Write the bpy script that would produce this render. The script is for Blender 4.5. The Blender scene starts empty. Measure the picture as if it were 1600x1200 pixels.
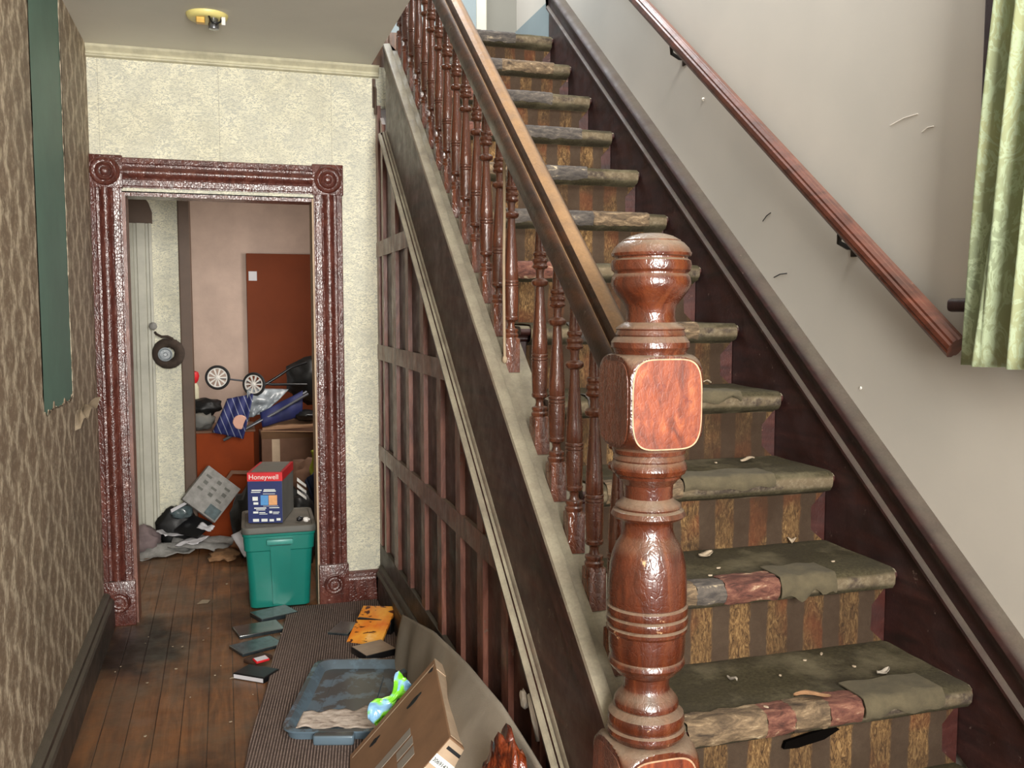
import bpy, bmesh, math, random
from mathutils import Vector, Matrix, noise
R = math.radians
sc = bpy.context.scene
C = sc.collection
rnd = random.Random(7)

# ------------------------------------------------------------------ camera
cam_d = bpy.data.cameras.new('camera'); cam = bpy.data.objects.new('camera', cam_d); C.objects.link(cam)
cam.location = (0, 0, 1.5); cam.rotation_euler = (R(90 - 4.57), 0, R(-17.2))
cam_d.sensor_fit = 'HORIZONTAL'; cam_d.sensor_width = 36; cam_d.lens = 36 * 1450 / 1600
cam_d.clip_start = 0.05
sc.camera = cam
# ------------------------------------------------------------------ world, lights, exposure
w = bpy.data.worlds.new('world'); sc.world = w; w.use_nodes = True
bg = w.node_tree.nodes['Background']; bg.inputs[0].default_value = (0.93, 0.96, 1.0, 1); bg.inputs[1].default_value = 0.72

def area(name, loc, aim, sx, sy, power, col, spread=180):
    l = bpy.data.lights.new(name, 'AREA'); l.shape = 'RECTANGLE'; l.size = sx; l.size_y = sy
    l.energy = power; l.color = col; l.spread = R(spread)
    o = bpy.data.objects.new(name, l); C.objects.link(o); o.location = loc
    o.rotation_euler = (Vector(aim) - Vector(loc)).to_track_quat('-Z', 'Y').to_euler()
    return o
area('front_door_daylight', (0.45, -1.6, 1.95), (0.25, 4.5, 1.95), 1.1, 1.7, 108, (1.0, 0.965, 0.90), 115)
area('landing_window_daylight', (0.95, 4.9, 4.6), (1.25, 3.0, 1.6), 0.9, 0.8, 50, (0.93, 0.97, 1.0))
area('upper_riser_fill', (1.15, 0.9, 4.3), (1.2, 4.5, 2.4), 0.9, 0.8, 34, (1.0, 0.97, 0.92), 100)  # unseen lamp added in the stairwell to brighten the upper risers
area('side_window_daylight', (1.95, 1.2, 1.95), (0.6, 1.9, 1.2), 0.8, 0.9, 14, (0.95, 1.0, 0.97))
area('back_room_fill', (1.02, 5.9, 1.75), (-0.3, 6.6, 0.9), 0.6, 0.6, 12, (1.0, 0.93, 0.85))  # added fill lamp with no visible source, lifts the back room wall
sc.view_settings.view_transform = 'Standard'; sc.view_settings.look = 'None'
sc.view_settings.gamma = 1; sc.view_settings.use_curve_mapping = False
sc.view_settings.exposure = 0.55
sc.cycles.use_denoising = True
sc.cycles.max_bounces = 8

# ------------------------------------------------------------------ material helpers
def srgb(r, g, b):
    f = lambda c: (c / 255 / 12.92) if c <= 10 else ((c / 255 + 0.055) / 1.055) ** 2.4
    return (f(r), f(g), f(b), 1)

class NT:
    def __init__(s, name):
        s.m = bpy.data.materials.new(name); s.m.use_nodes = True
        s.t = s.m.node_tree; s.b = s.t.nodes['Principled BSDF']; s.tc = None
    def n(s, typ, **kw):
        x = s.t.nodes.new(typ)
        for k, v in kw.items():
            if k in ('op', 'mode'):
                if typ == 'ShaderNodeMix': x.blend_type = v
                else: x.operation = v
            else: setattr(x, k, v)
        return x
    def put(s, x, i, v):
        if v is None: return
        if isinstance(v, bpy.types.NodeSocket): s.t.links.new(v, x.inputs[i])
        else: x.inputs[i].default_value = v
    def co(s, sc_=(1, 1, 1), loc=(0, 0, 0), rot=(0, 0, 0), space='Object'):
        if s.tc is None: s.tc = s.n('ShaderNodeTexCoord')
        mp = s.n('ShaderNodeMapping'); s.t.links.new(s.tc.outputs[space], mp.inputs[0])
        mp.inputs['Scale'].default_value = sc_; mp.inputs['Location'].default_value = loc; mp.inputs['Rotation'].default_value = rot
        return mp.outputs[0]
    def noise(s, scale, detail=4, rough=.55, vec=None, dist=0):
        x = s.n('ShaderNodeTexNoise'); s.put(x, 'Vector', vec if vec is not None else s.co())
        x.inputs['Scale'].default_value = scale; x.inputs['Detail'].default_value = detail
        x.inputs['Roughness'].default_value = rough; x.inputs['Distortion'].default_value = dist
        return x.outputs['Fac']
    def voro(s, scale, vec=None, feature='F1', rnd_=1):
        x = s.n('ShaderNodeTexVoronoi', feature=feature); s.put(x, 'Vector', vec if vec is not None else s.co())
        x.inputs['Scale'].default_value = scale; x.inputs['Randomness'].default_value = rnd_
        return x.outputs['Distance']
    def ramp(s, fac, stops, interp='LINEAR'):
        x = s.n('ShaderNodeValToRGB'); s.put(x, 0, fac); e = x.color_ramp; e.interpolation = interp
        while len(e.elements) < len(stops): e.elements.new(0.5)
        for el, (p, c) in zip(e.elements, stops):
            el.position = p; el.color = c if not isinstance(c, (int, float)) else (c, c, c, 1)
        return x.outputs[0]
    def mix(s, f, a, b, mode='MIX'):
        x = s.n('ShaderNodeMix', data_type='RGBA', blend_type=mode)
        s.put(x, 0, f); s.put(x, 6, a); s.put(x, 7, b); return x.outputs[2]
    def math(s, op, a, b=None, clamp=False):
        x = s.n('ShaderNodeMath', operation=op); x.use_clamp = clamp
        s.put(x, 0, a); s.put(x, 1, b); return x.outputs[0]
    def sep(s, v):
        x = s.n('ShaderNodeSeparateXYZ'); s.put(x, 0, v); return x.outputs
    def normal_z(s):
        g = s.n('ShaderNodeNewGeometry'); return s.sep(g.outputs['Normal'])[2]
    def bump(s, h, strength=.3, dist=.01, prev=None):
        x = s.n('ShaderNodeBump'); s.put(x, 'Height', h); x.inputs['Strength'].default_value = strength
        x.inputs['Distance'].default_value = dist; s.put(x, 'Normal', prev); return x.outputs[0]
    def out(s, col, rough=.5, nrm=None, spec=.5, coat=0, coat_r=.1, metal=0, trans=None, sheen=0):
        b = s.b; s.put(b, 'Base Color', col); s.put(b, 'Roughness', rough); s.put(b, 'Normal', nrm)
        s.put(b, 'Specular IOR Level', spec); s.put(b, 'Coat Weight', coat); s.put(b, 'Coat Roughness', coat_r); s.put(b, 'Metallic', metal)
        if coat and nrm is not None: s.put(b, 'Coat Normal', nrm)
        return s.m

def varnished(name, dark, mid, light, rough=.3, coat=.5, dust=0.0, dustcol=srgb(150, 140, 122), grain=(30, 30, 3), crackle=0.0, wear=0.0, wearcol=srgb(190, 150, 120), sd=.25, ed=.8):
    s = NT(name)
    g = s.noise(1.0, 6, .6, s.co(grain), 1.2)
    col = s.ramp(g, [(.3, dark), (.52, mid), (.75, light)])
    big = s.noise(5, 4, .6)
    col = s.mix(s.ramp(big, [(.35, 0), (.7, .55)]), col, s.mix(.5, dark, mid))
    r = s.ramp(s.noise(14, 5, .6), [(.3, max(rough - .08, .05)), (.7, rough + .18)])
    h = s.noise(60, 5, .6)
    if wear:
        wm = s.ramp(s.noise(26, 8, .7), [(.66 - wear * .2, 0), (.70 - wear * .2, 1)])
        col = s.mix(wm, col, wearcol)
    if dust:
        dm = s.math('MULTIPLY', s.ramp(s.normal_z(), [(sd, 0), (ed, 1)]), s.ramp(s.noise(9, 6, .65), [(.25, .45 * dust), (.6, dust)]), True)
        fine = s.mix(s.noise(160, 3), dustcol, (dustcol[0] * .62, dustcol[1] * .62, dustcol[2] * .6, 1))
        col = s.mix(dm, col, fine); r = s.math('ADD', s.math('MULTIPLY', dm, .6), r, True)
    nrm = s.bump(h, .12, .004)
    if crackle:
        v = s.voro(1, s.co((90, 90, 55)), 'DISTANCE_TO_EDGE')
        nrm = s.bump(s.ramp(v, [(0, 0), (.12, 1)]), crackle, .0012, nrm)
        nrm = s.bump(s.noise(30, 5, .65), crackle, .006, nrm)
    return s.out(col, r, nrm, .5, coat, rough * .7)

def plain(name, c, rough=.7, var=.25, scale=12, bump=.1, bscale=60, metal=0, coat=0, spec=.5, dust=0):
    s = NT(name)
    col = s.mix(s.ramp(s.noise(scale, 5, .6), [(.3, 0), (.7, 1)]), c, (c[0] * (1 - var), c[1] * (1 - var), c[2] * (1 - var), 1))
    if dust:
        dm = s.math('MULTIPLY', s.ramp(s.normal_z(), [(.3, 0), (.9, 1)]), s.ramp(s.noise(7, 6, .65), [(.3, .3 * dust), (.6, dust)]), True)
        col = s.mix(dm, col, srgb(128, 120, 108))
    return s.out(col, rough, s.bump(s.noise(bscale, 4), bump, .003) if bump else None, spec, coat, .1, metal)

MT = {}
MT['banister'] = varnished('varnished_red_wood', srgb(52, 24, 15), srgb(102, 54, 34), srgb(142, 88, 60), .17, .6, .35, srgb(150, 130, 115), (26, 26, 4), .22, .0, sd=.45, ed=1)
MT['newel_worn'] = varnished('worn_newel_varnish', srgb(42, 16, 9), srgb(80, 36, 19), srgb(112, 60, 33), .2, .6, .85, srgb(136, 118, 98), (22, 22, 3.5), .22, .05, srgb(176, 140, 104), .3, .85)
MT['stringer'] = varnished('dusty_stringer_wood', srgb(34, 14, 10), srgb(58, 28, 21), srgb(80, 45, 35), .42, .15, .98, srgb(158, 150, 130), (8, 2, 30), 0, .12, srgb(104, 92, 80), .35, .65)
MT['handrail'] = varnished('dusty_handrail_wood', srgb(26, 17, 13), srgb(54, 33, 22), srgb(84, 50, 30), .35, .2, .97, srgb(146, 113, 78), (10, 3, 20), .1, .15, srgb(96, 84, 70), .56, .76)
MT['panelling'] = varnished('dark_panelling_wood', srgb(70, 38, 29), srgb(118, 74, 60), srgb(152, 104, 88), .38, .25, .8, srgb(128, 116, 100), (20, 20, 4), .12, .2, srgb(112, 92, 80), .35, .8)
MT['panel_back'] = varnished('dark_panel_board', srgb(40, 20, 15), srgb(72, 42, 32), srgb(96, 62, 50), .45, .1, .5, srgb(118, 108, 96), (20, 20, 4), .05, .1, srgb(98, 84, 74))
MT['casing'] = varnished('crackled_door_casing', srgb(56, 24, 18), srgb(90, 46, 38), srgb(120, 74, 62), .24, .5, .5, srgb(170, 150, 146), (24, 24, 8), .4, .10, srgb(170, 136, 126), .5, 1)
MT['stair_wood'] = varnished('red_painted_stair_wood', srgb(34, 13, 10), srgb(58, 25, 20), srgb(78, 40, 33), .45, .1, .95, srgb(134, 124, 102), (4, 20, 20), .12, .1, srgb(140, 100, 84))
MT['skirt'] = varnished('dark_wall_string', srgb(24, 10, 9), srgb(44, 19, 16), srgb(60, 30, 25), .5, .05, .75, srgb(100, 92, 80), (12, 3, 20), .06, .04, srgb(96, 78, 70), .35, .75)
MT['wallrail'] = varnished('round_wall_rail_wood', srgb(44, 20, 13), srgb(88, 44, 30), srgb(118, 62, 44), .38, .3, .35, srgb(140, 110, 96), (10, 3, 20), .08, .05, srgb(130, 96, 84))
MT['base'] = varnished('grimy_baseboard', srgb(40, 32, 27), srgb(66, 54, 45), srgb(84, 70, 58), .5, .1, .9, srgb(92, 84, 70), (20, 4, 20), .05, .1, srgb(90, 80, 68))

def mk_floor():
    s = NT('old_floorboards')
    v = s.co(); x, y, z = s.sep(v)
    pl = s.math('FRACT', s.math('MULTIPLY', x, 11.0))
    idn = s.math('FLOOR', s.math('MULTIPLY', x, 11.0))
    cmb = s.n('ShaderNodeCombineXYZ'); s.put(cmb, 0, s.math('MULTIPLY', idn, 3.7)); s.put(cmb, 1, s.math('MULTIPLY', y, .35))
    tone = s.noise(1.0, 2, .5, cmb.outputs[0])
    g = s.noise(1, 6, .65, s.co((36, 2.4, 1)), .8)
    col = s.ramp(g, [(.3, srgb(84, 54, 34)), (.55, srgb(136, 90, 54)), (.8, srgb(170, 116, 70))])
    col = s.mix(s.ramp(tone, [(.3, 0), (.75, .6)]), col, srgb(100, 70, 50))
    seam = s.ramp(pl, [(0, 0), (.03, 1), (.97, 1), (1, 0)])
    col = s.mix(seam, srgb(22, 14, 10), col)
    grime = s.ramp(s.noise(3.2, 7, .68), [(.42, 0), (.68, .85)])
    col = s.mix(grime, col, srgb(98, 82, 64))
    dark = s.ramp(s.noise(1.9, 6, .6, s.co(loc=(4, 2, 0))), [(.52, 0), (.7, .8)])
    col = s.mix(dark, col, srgb(42, 30, 22))
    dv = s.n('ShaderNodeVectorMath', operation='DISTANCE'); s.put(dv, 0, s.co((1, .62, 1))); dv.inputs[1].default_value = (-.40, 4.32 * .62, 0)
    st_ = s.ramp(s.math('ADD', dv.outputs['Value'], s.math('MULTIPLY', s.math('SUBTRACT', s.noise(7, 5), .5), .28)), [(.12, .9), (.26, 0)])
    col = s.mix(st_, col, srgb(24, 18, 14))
    spk = s.ramp(s.voro(38), [(.03, 1), (.055, 0)])
    col = s.mix(s.math('MULTIPLY', spk, s.ramp(s.noise(6, 2), [(.5, 0), (.6, .8)])), col, srgb(140, 120, 98))
    r = s.ramp(s.noise(8, 6, .6), [(.3, .28), (.7, .6)])
    nb = s.bump(seam, .4, .004); nb = s.bump(s.noise(40, 5), .15, .004, nb)
    return s.out(col, r, nb)
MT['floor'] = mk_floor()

def mk_farpaper():
    s = NT('cream_embossed_wallpaper')
    wv = s.noise(9, 3, .5, s.co((1, 1, 1)))
    q = s.n('ShaderNodeVectorMath', operation='ADD'); s.put(q, 0, s.co((1, 1, 2.3)))
    cb = s.n('ShaderNodeCombineXYZ'); s.put(cb, 0, s.math('MULTIPLY', wv, .06)); s.put(cb, 2, s.math('MULTIPLY', wv, .10)); s.put(q, 1, cb.outputs[0])
    n1 = s.noise(52, 4, .6, q.outputs[0], 1.6)
    m = s.ramp(n1, [(.44, 0), (.50, 1), (.58, 1), (.66, .2)])
    # broad damask blotches
    x, y, z = s.sep(s.co())
    bl = s.math('MULTIPLY', s.math('SINE', s.math('MULTIPLY', x, 30)), s.math('SINE', s.math('MULTIPLY', z, 22)))
    bl = s.math('ADD', bl, s.math('MULTIPLY', s.math('SUBTRACT', s.noise(9, 3), .5), 3.2))
    m2 = s.ramp(s.math('MULTIPLY_ADD', bl, .4), [(.3, .62), (.62, 1)])
    mm = s.math('MULTIPLY', m, m2)
    base = s.mix(s.noise(5, 3), srgb(198, 196, 180), srgb(184, 185, 174))
    col = s.mix(mm, base, srgb(240, 236, 212))
    stain = s.ramp(s.noise(2.2, 5, .6), [(.5, 0), (.75, .22)])
    col = s.mix(stain, col, srgb(176, 164, 118))
    seam = s.ramp(s.math('ABSOLUTE', s.math('SUBTRACT', s.math('FRACT', s.math('MULTIPLY_ADD', x, 1.9)), .5)), [(.0, .5), (.004, 0)])
    col = s.mix(seam, col, srgb(110, 100, 80))
    return s.out(col, .62, s.bump(mm, .5, .004))
MT['farpaper'] = mk_farpaper()

def mk_leftpaper():
    s = NT('brown_trellis_wallpaper')
    x, y, z = s.sep(s.co())
    # vertical ogee lattice: wavy pairs of light veins on brown
    jig = s.math('MULTIPLY', s.math('SUBTRACT', s.noise(30, 5, .7), .5), .09)
    jag = s.math('MULTIPLY', s.math('SUBTRACT', s.noise(7, 2), .5), .03)
    wob = s.math('MULTIPLY', s.math('SINE', s.math('MULTIPLY', z, 40)), .026)
    def vein(shift, sign):
        yy = s.math('ADD', s.math('ADD', y, s.math('ADD', jig, jag)), shift)
        yy = s.math('ADD', yy, s.math('MULTIPLY', wob, sign))
        f = s.math('FRACT', s.math('MULTIPLY', yy, 3.9))
        return s.ramp(s.math('ABSOLUTE', s.math('SUBTRACT', f, .5)), [(.05, 1), (.16, 0)])
    v = s.math('MAXIMUM', vein(0, 1.0), vein(.128, -1.0))
    v = s.math('MULTIPLY', v, s.ramp(s.noise(1, 5, .7, s.co((50, 50, 30))), [(.40, .1), (.56, 1)]), True)
    spots = s.ramp(s.noise(1, 5, .75, s.co((60, 34, 44))), [(.49, 0), (.68, .6)])
    v = s.math('MAXIMUM', v, spots)
    base = s.mix(s.noise(16, 4), srgb(146, 126, 104), srgb(118, 101, 84))
    col = s.mix(v, base, srgb(208, 193, 168))
    col = s.mix(s.ramp(s.noise(2, 4), [(.45, 0), (.8, .35)]), col, srgb(80, 68, 58))
    return s.out(col, .6, s.bump(v, .45, .003), .35)
MT['leftpaper'] = mk_leftpaper()
MT['teal'] = plain('teal_painted_plaster', srgb(96, 134, 120), .55, .22, 4, .1, 30)
MT['wallpaint'] = (lambda s: s.out(s.mix(s.ramp(s.noise(1.1, 4, .5), [(.35, 0), (.7, 1)]), srgb(186, 180, 170), srgb(168, 164, 156)), .45, s.bump(s.noise(240, 2), .06, .002), .4))(NT('greige_wall_paint'))
MT['ceiling'] = plain('grey_ceiling_paint', srgb(226, 223, 212), .7, .06, 3, .08, 120)
MT['cream'] = plain('cream_moulding_paint', srgb(206, 200, 172), .6, .3, 20, .2, 60)
MT['upwall'] = plain('upstairs_grey_wall', srgb(116, 115, 107), .7, .1, 3, .05)
MT['bluewhite'] = plain('pale_blue_paint', srgb(122, 136, 140), .5, .08, 5, .05)
MT['white'] = plain('white_painted_trim', srgb(190, 188, 174), .5, .2, 9, .1)
MT['pinkwall'] = plain('pink_beige_plaster', srgb(188, 164, 150), .7, .2, 5, .2, 50)
MT['browndoor'] = plain('brown_flush_door', srgb(112, 52, 24), .7, .2, 3, .08, spec=.2)
MT['browntrim'] = plain('brown_corner_trim', srgb(88, 68, 54), .6, .25, 8, .1)

def mk_carpet():
    s = NT('striped_stair_runner_pile')
    x, y, z = s.sep(s.co())
    nz = s.normal_z()
    riser = s.ramp(s.math('ABSOLUTE', nz), [(.25, 1), (.6, 0)])
    jx = s.math('MULTIPLY', s.math('SUBTRACT', s.noise(16, 3), .5), .014)
    f = s.math('FRACT', s.math('MULTIPLY', s.math('ADD', x, jx), 9.3))
    st = s.ramp(f, [(.04, 0), (.09, 1), (.57, 1), (.62, 0)])
    flo = s.noise(1, 6, .75, s.co((100, 100, 34)), 1.6)
    gold = s.ramp(flo, [(.38, srgb(54, 40, 28)), (.52, srgb(114, 86, 54)), (.68, srgb(166, 134, 90))])
    redg = s.mix(s.ramp(s.noise(5, 2), [(.48, 0), (.6, .7)]), gold, srgb(106, 54, 34))
    grey = s.mix(s.noise(60, 4, .7), srgb(56, 45, 37), srgb(82, 68, 54))
    pat = s.mix(st, grey, redg)
    dusty = s.mix(s.ramp(s.noise(120, 4, .7), [(.3, 0), (.7, 1)]), srgb(76, 69, 50), srgb(50, 45, 32))
    dusty = s.mix(s.ramp(s.noise(3.5, 5, .6), [(.42, 0), (.66, .8)]), dusty, srgb(58, 52, 42))
    dusty = s.mix(s.ramp(s.noise(5, 5, .65, s.co(loc=(3, 1, 7))), [(.5, 0), (.7, .5)]), dusty, srgb(128, 118, 94))
    grim = s.ramp(s.noise(4.2, 5, .6, s.co(loc=(1, 9, 2))), [(.32, .15), (.62, .85)])
    pat = s.mix(grim, pat, srgb(52, 39, 29))
    fz = s.math('FRACT', s.math('MULTIPLY', z, 1 / .207))
    fz = s.math('ADD', fz, s.math('MULTIPLY', s.math('SUBTRACT', s.noise(14, 3), .5), .10))
    nose = s.ramp(fz, [(.70, 0), (.74, 1)])
    ncol = s.mix(s.ramp(s.noise(1, 5, .6, s.co((7, 12, 12), (5, 0, 0))), [(.42, 0), (.5, 1)]), srgb(66, 57, 50), srgb(98, 86, 68))
    ncol = s.mix(s.ramp(s.noise(60, 4, .7), [(.45, 0), (.7, .5)]), ncol, srgb(140, 128, 106))
    pat = s.mix(nose, pat, ncol)
    col = s.mix(riser, dusty, pat)
    nrm = s.bump(s.noise(300, 3, .7), .6, .003); nrm = s.bump(s.noise(22, 4), .3, .01, nrm)
    return s.out(col, .95, nrm, .15)
MT['carpet'] = mk_carpet()
def mk_nosewear(name, c1, c2, c3):
    s = NT(name)
    n1 = s.noise(1, 7, .7, s.co((18, 50, 50)), .6)
    col = s.ramp(n1, [(.32, c1), (.48, c2), (.6, c3), (.72, srgb(190, 172, 140))])
    return s.out(col, .8, s.bump(s.noise(70, 6, .7), .7, .006), .3)
MT['worn_red'] = mk_nosewear('threadbare_red_backing', srgb(48, 29, 24), srgb(92, 56, 46), srgb(120, 82, 66))
MT['worn_tan'] = mk_nosewear('threadbare_tan_backing', srgb(50, 40, 31), srgb(92, 76, 58), srgb(124, 104, 80))
MT['worn_dark'] = mk_nosewear('threadbare_slate_backing', srgb(48, 44, 42), srgb(72, 66, 61), srgb(92, 84, 76))
MT['hole'] = plain('black_hole', srgb(10, 8, 7), 1, 0, 5, 0, spec=0)
MT['flap'] = plain('olive_carpet_flap', srgb(84, 75, 55), .95, .35, 30, .5, 250)

def mk_mat(name, a, b, rib, ang, dustc):
    s = NT(name)
    x, y, z = s.sep(s.co(rot=(0, 0, ang)))
    f = s.math('SINE', s.math('MULTIPLY', x, rib))
    k = s.ramp(s.math('MULTIPLY_ADD', f, .5), [(.2, 0), (.8, 1)])
    nz = s.noise(90, 4, .7)
    col = s.mix(s.math('MULTIPLY', k, s.ramp(nz, [(.3, .3), (.65, 1)])), a, b)
    col = s.mix(s.ramp(s.noise(3.5, 5, .6), [(.4, 0), (.75, .45)]), col, dustc)
    return s.out(col, .92, s.bump(k, .8, .004), .2)
MT['ribmat'] = mk_mat('ribbed_floor_mat', srgb(70, 58, 53), srgb(156, 136, 126), 620, R(8.5), srgb(132, 114, 104))
MT['offcut'] = plain('grey_brown_carpet_back', srgb(160, 150, 136), .95, .3, 3, .5, 260, spec=.15)

MT['teal_tote'] = plain('teal_plastic', srgb(18, 118, 106), .35, .18, 4, .05, 40)
MT['teal_light'] = plain('worn_teal_plastic', srgb(70, 150, 140), .35, .2, 14, .05)
MT['totelid'] = plain('dusty_grey_lid', srgb(92, 92, 86), .6, .3, 10, .15, 60, dust=.8)
MT['bluelid'] = (lambda s: s.out(s.mix(s.math('MULTIPLY', s.ramp(s.normal_z(), [(.6, 0), (.95, 1)]), s.ramp(s.noise(10, 7, .65), [(.44, 0), (.50, .9)])),
        s.mix(s.noise(6, 4), srgb(82, 98, 110), srgb(106, 126, 140)), srgb(70, 68, 64)), .22, s.bump(s.noise(30, 4), .1, .004), .5))(NT('slate_blue_plastic'))
MT['residue'] = mk_nosewear('dried_paper_residue', srgb(140, 122, 112), srgb(200, 184, 170), srgb(222, 208, 196))
MT['card'] = plain('brown_cardboard', srgb(148, 112, 82), .8, .3, 6, .15, 50)
MT['cardlight'] = plain('pale_cut_cardboard', srgb(190, 166, 140), .8, .2, 14, .1)
MT['carddark'] = plain('dim_brown_cardboard', srgb(122, 88, 68), .85, .35, 6, .15, 50)
MT['tape'] = plain('dull_packing_tape', srgb(156, 148, 138), .35, .2, 20, .05)
MT['sticker'] = plain('white_paper_label', srgb(222, 226, 222), .6, .08, 10, 0)
MT['orange_sticker'] = plain('orange_paper_label', srgb(214, 140, 84), .6, .1, 10, 0)
MT['ink'] = plain('black_ink', srgb(22, 22, 26), .7, 0, 5, 0)
MT['red'] = plain('red_carton_print', srgb(206, 32, 40), .5, .15, 8, .05)
MT['navy'] = plain('navy_carton_print', srgb(22, 38, 96), .5, .15, 8, .05)
MT['greycarton'] = plain('grey_dusty_carton_side', srgb(112, 112, 108), .7, .3, 8, .15, dust=.7)
MT['lightblue'] = plain('light_blue_print', srgb(84, 150, 210), .5, .2, 40, 0)
MT['orangeprint'] = plain('orange_print', srgb(224, 164, 112), .5, .2, 40, 0)
MT['black'] = plain('black_plastic', srgb(22, 22, 24), .3, .3, 10, .1)
MT['blackcloth'] = plain('black_bag_and_gap_dark', srgb(18, 18, 19), .5, .4, 10, .5, 14)  # bag film, its black also fills the unlit gaps of the heap
MT['dvd'] = plain('dark_glossy_case', srgb(42, 50, 54), .2, .5, 30, .1, 20, coat=.4, dust=.5)
MT['dvd2'] = plain('slate_printed_case', srgb(88, 104, 108), .3, .6, 40, .15, 40, coat=.3)
MT['brownfloor_item'] = plain('brown_wallet_leather', srgb(74, 52, 40), .6, .4, 20, .3)
MT['paper'] = plain('white_paper', srgb(204, 202, 206), .8, .15, 8, .2, 20)
MT['greypaper'] = plain('grey_newsprint', srgb(150, 148, 144), .85, .4, 26, .3, 24)
MT['cloth_mauve'] = plain('mauve_rag', srgb(128, 112, 112), .95, .35, 12, .4, 50)
MT['scrap'] = plain('pale_scrap', srgb(172, 154, 130), .8, .3, 30, .2)
MT['plaster'] = plain('white_plaster_crumb', srgb(222, 216, 206), .8, .1, 30, .2)
MT['leaf'] = plain('dry_leaf', srgb(158, 118, 82), .8, .45, 40, .3)
MT['fabricnavy'] = (lambda s: s.out(s.mix(s.ramp(s.math('FRACT', s.math('MULTIPLY', s.sep(s.co(rot=(0, R(20), 0)))[0], 28)), [(.84, 0), (.9, 1)]), srgb(22, 30, 84), srgb(126, 130, 150)), .75))(NT('navy_striped_fabric'))
MT['navyplain'] = plain('navy_fabric', srgb(22, 30, 86), .7, .35, 8, .2)
MT['greyfilm'] = plain('silvery_plastic_film', srgb(150, 158, 164), .25, .6, 14, .5, 18)
MT['alu'] = plain('dull_grey_tube', srgb(108, 110, 116), .35, .2, 10, 0, metal=.5)
MT['whiteplastic'] = plain('white_plastic', srgb(226, 222, 216), .4, .08, 10, 0)
MT['rubber'] = plain('black_rubber', srgb(26, 25, 26), .8, .3, 30, .2)
MT['tyre'] = plain('brown_shaggy_rubber', srgb(66, 54, 46), .95, .4, 40, .9, 60)
MT['orangecab'] = plain('orange_brown_board', srgb(140, 56, 10), .7, .25, 3, .1, spec=.2)
MT['skin_disc'] = plain('pale_pink_disc', srgb(206, 156, 136), .6, .15, 10, .1)
MT['yellow'] = plain('yellow_green_cloth', srgb(176, 184, 60), .85, .25, 14, .3)
MT['bluecloth'] = plain('dark_blue_cloth', srgb(34, 42, 66), .85, .3, 14, .3)
MT['brass'] = plain('yellowed_lamp_base', srgb(232, 218, 140), .4, .12, 14, 0)
MT['copper'] = plain('brass_socket', srgb(200, 160, 80), .35, .2, 20, 0, metal=.6)
MT['chrome'] = plain('grey_metal_socket', srgb(150, 152, 156), .25, .2, 20, 0, metal=.9)
MT['cord'] = plain('dusty_cream_cord', srgb(168, 148, 122), .85, .2, 30, .1)
MT['bag_green'] = (lambda s: s.out(s.ramp(s.noise(11, 2, .4), [(.40, srgb(110, 200, 30)), (.47, srgb(140, 226, 60)), (.5, srgb(150, 200, 236)), (.62, srgb(96, 150, 200)), (.66, srgb(220, 236, 244))]), .3, s.bump(s.noise(22, 3), .6, .01), .5, .4))(NT('green_blue_snack_wrapper'))
MT['bookorange'] = (lambda s: s.out(s.mix(s.ramp(s.noise(1, 3, .5, s.co((16, 30, 1)), 1.2), [(.585, 0), (.61, 1)]), s.ramp(s.noise(7, 4), [(.35, srgb(224, 110, 20)), (.6, srgb(240, 168, 60)), (.75, srgb(246, 210, 150))]), srgb(84, 36, 14)), .45, None, .5, .3))(NT('orange_book_cover'))
MT['flatcover'] = plain('tan_book_cover', srgb(160, 134, 112), .35, .3, 14, .1, coat=.3)
MT['flower'] = (lambda s: s.out(s.ramp(s.noise(9, 5, .6, None, 1.5), [(.38, srgb(48, 12, 6)), (.5, srgb(104, 40, 16)), (.62, srgb(140, 66, 34)), (.74, srgb(180, 130, 110))]), .35, s.bump(s.noise(14, 4), .9, .03), .5, .3))(NT('rust_red_floral_cloth'))
def mk_curtain():
    s = NT('green_brocade_curtain')
    n1 = s.noise(1, 4, .6, s.co((22, 22, 14)), 2.6)
    x, y, z = s.sep(s.co())
    hue = s.ramp(s.noise(5, 2, .5, s.co((1, 1, .6))), [(.35, srgb(140, 152, 124)), (.65, srgb(162, 166, 126))])
    col = s.mix(s.ramp(n1, [(.48, 0), (.54, 1), (.6, 1), (.66, 0)]), hue, srgb(172, 184, 152))
    m = s.out(col, .7, s.bump(n1, .3, .003), .3)
    tr = s.n('ShaderNodeBsdfTranslucent'); s.put(tr, 0, col)
    mx = s.n('ShaderNodeMixShader'); mx.inputs[0].default_value = .35
    s.t.links.new(s.b.outputs[0], mx.inputs[1]); s.t.links.new(tr.outputs[0], mx.inputs[2])
    s.t.links.new(mx.outputs[0], s.t.nodes['Material Output'].inputs[0])
    return m
MT['curtain'] = mk_curtain()
MT['glass'] = (lambda s: (s.put(s.b, 'Transmission Weight', 1.0), s.out((.9, .95, .95, 1), .05))[1])(NT('window_glass'))

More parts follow.
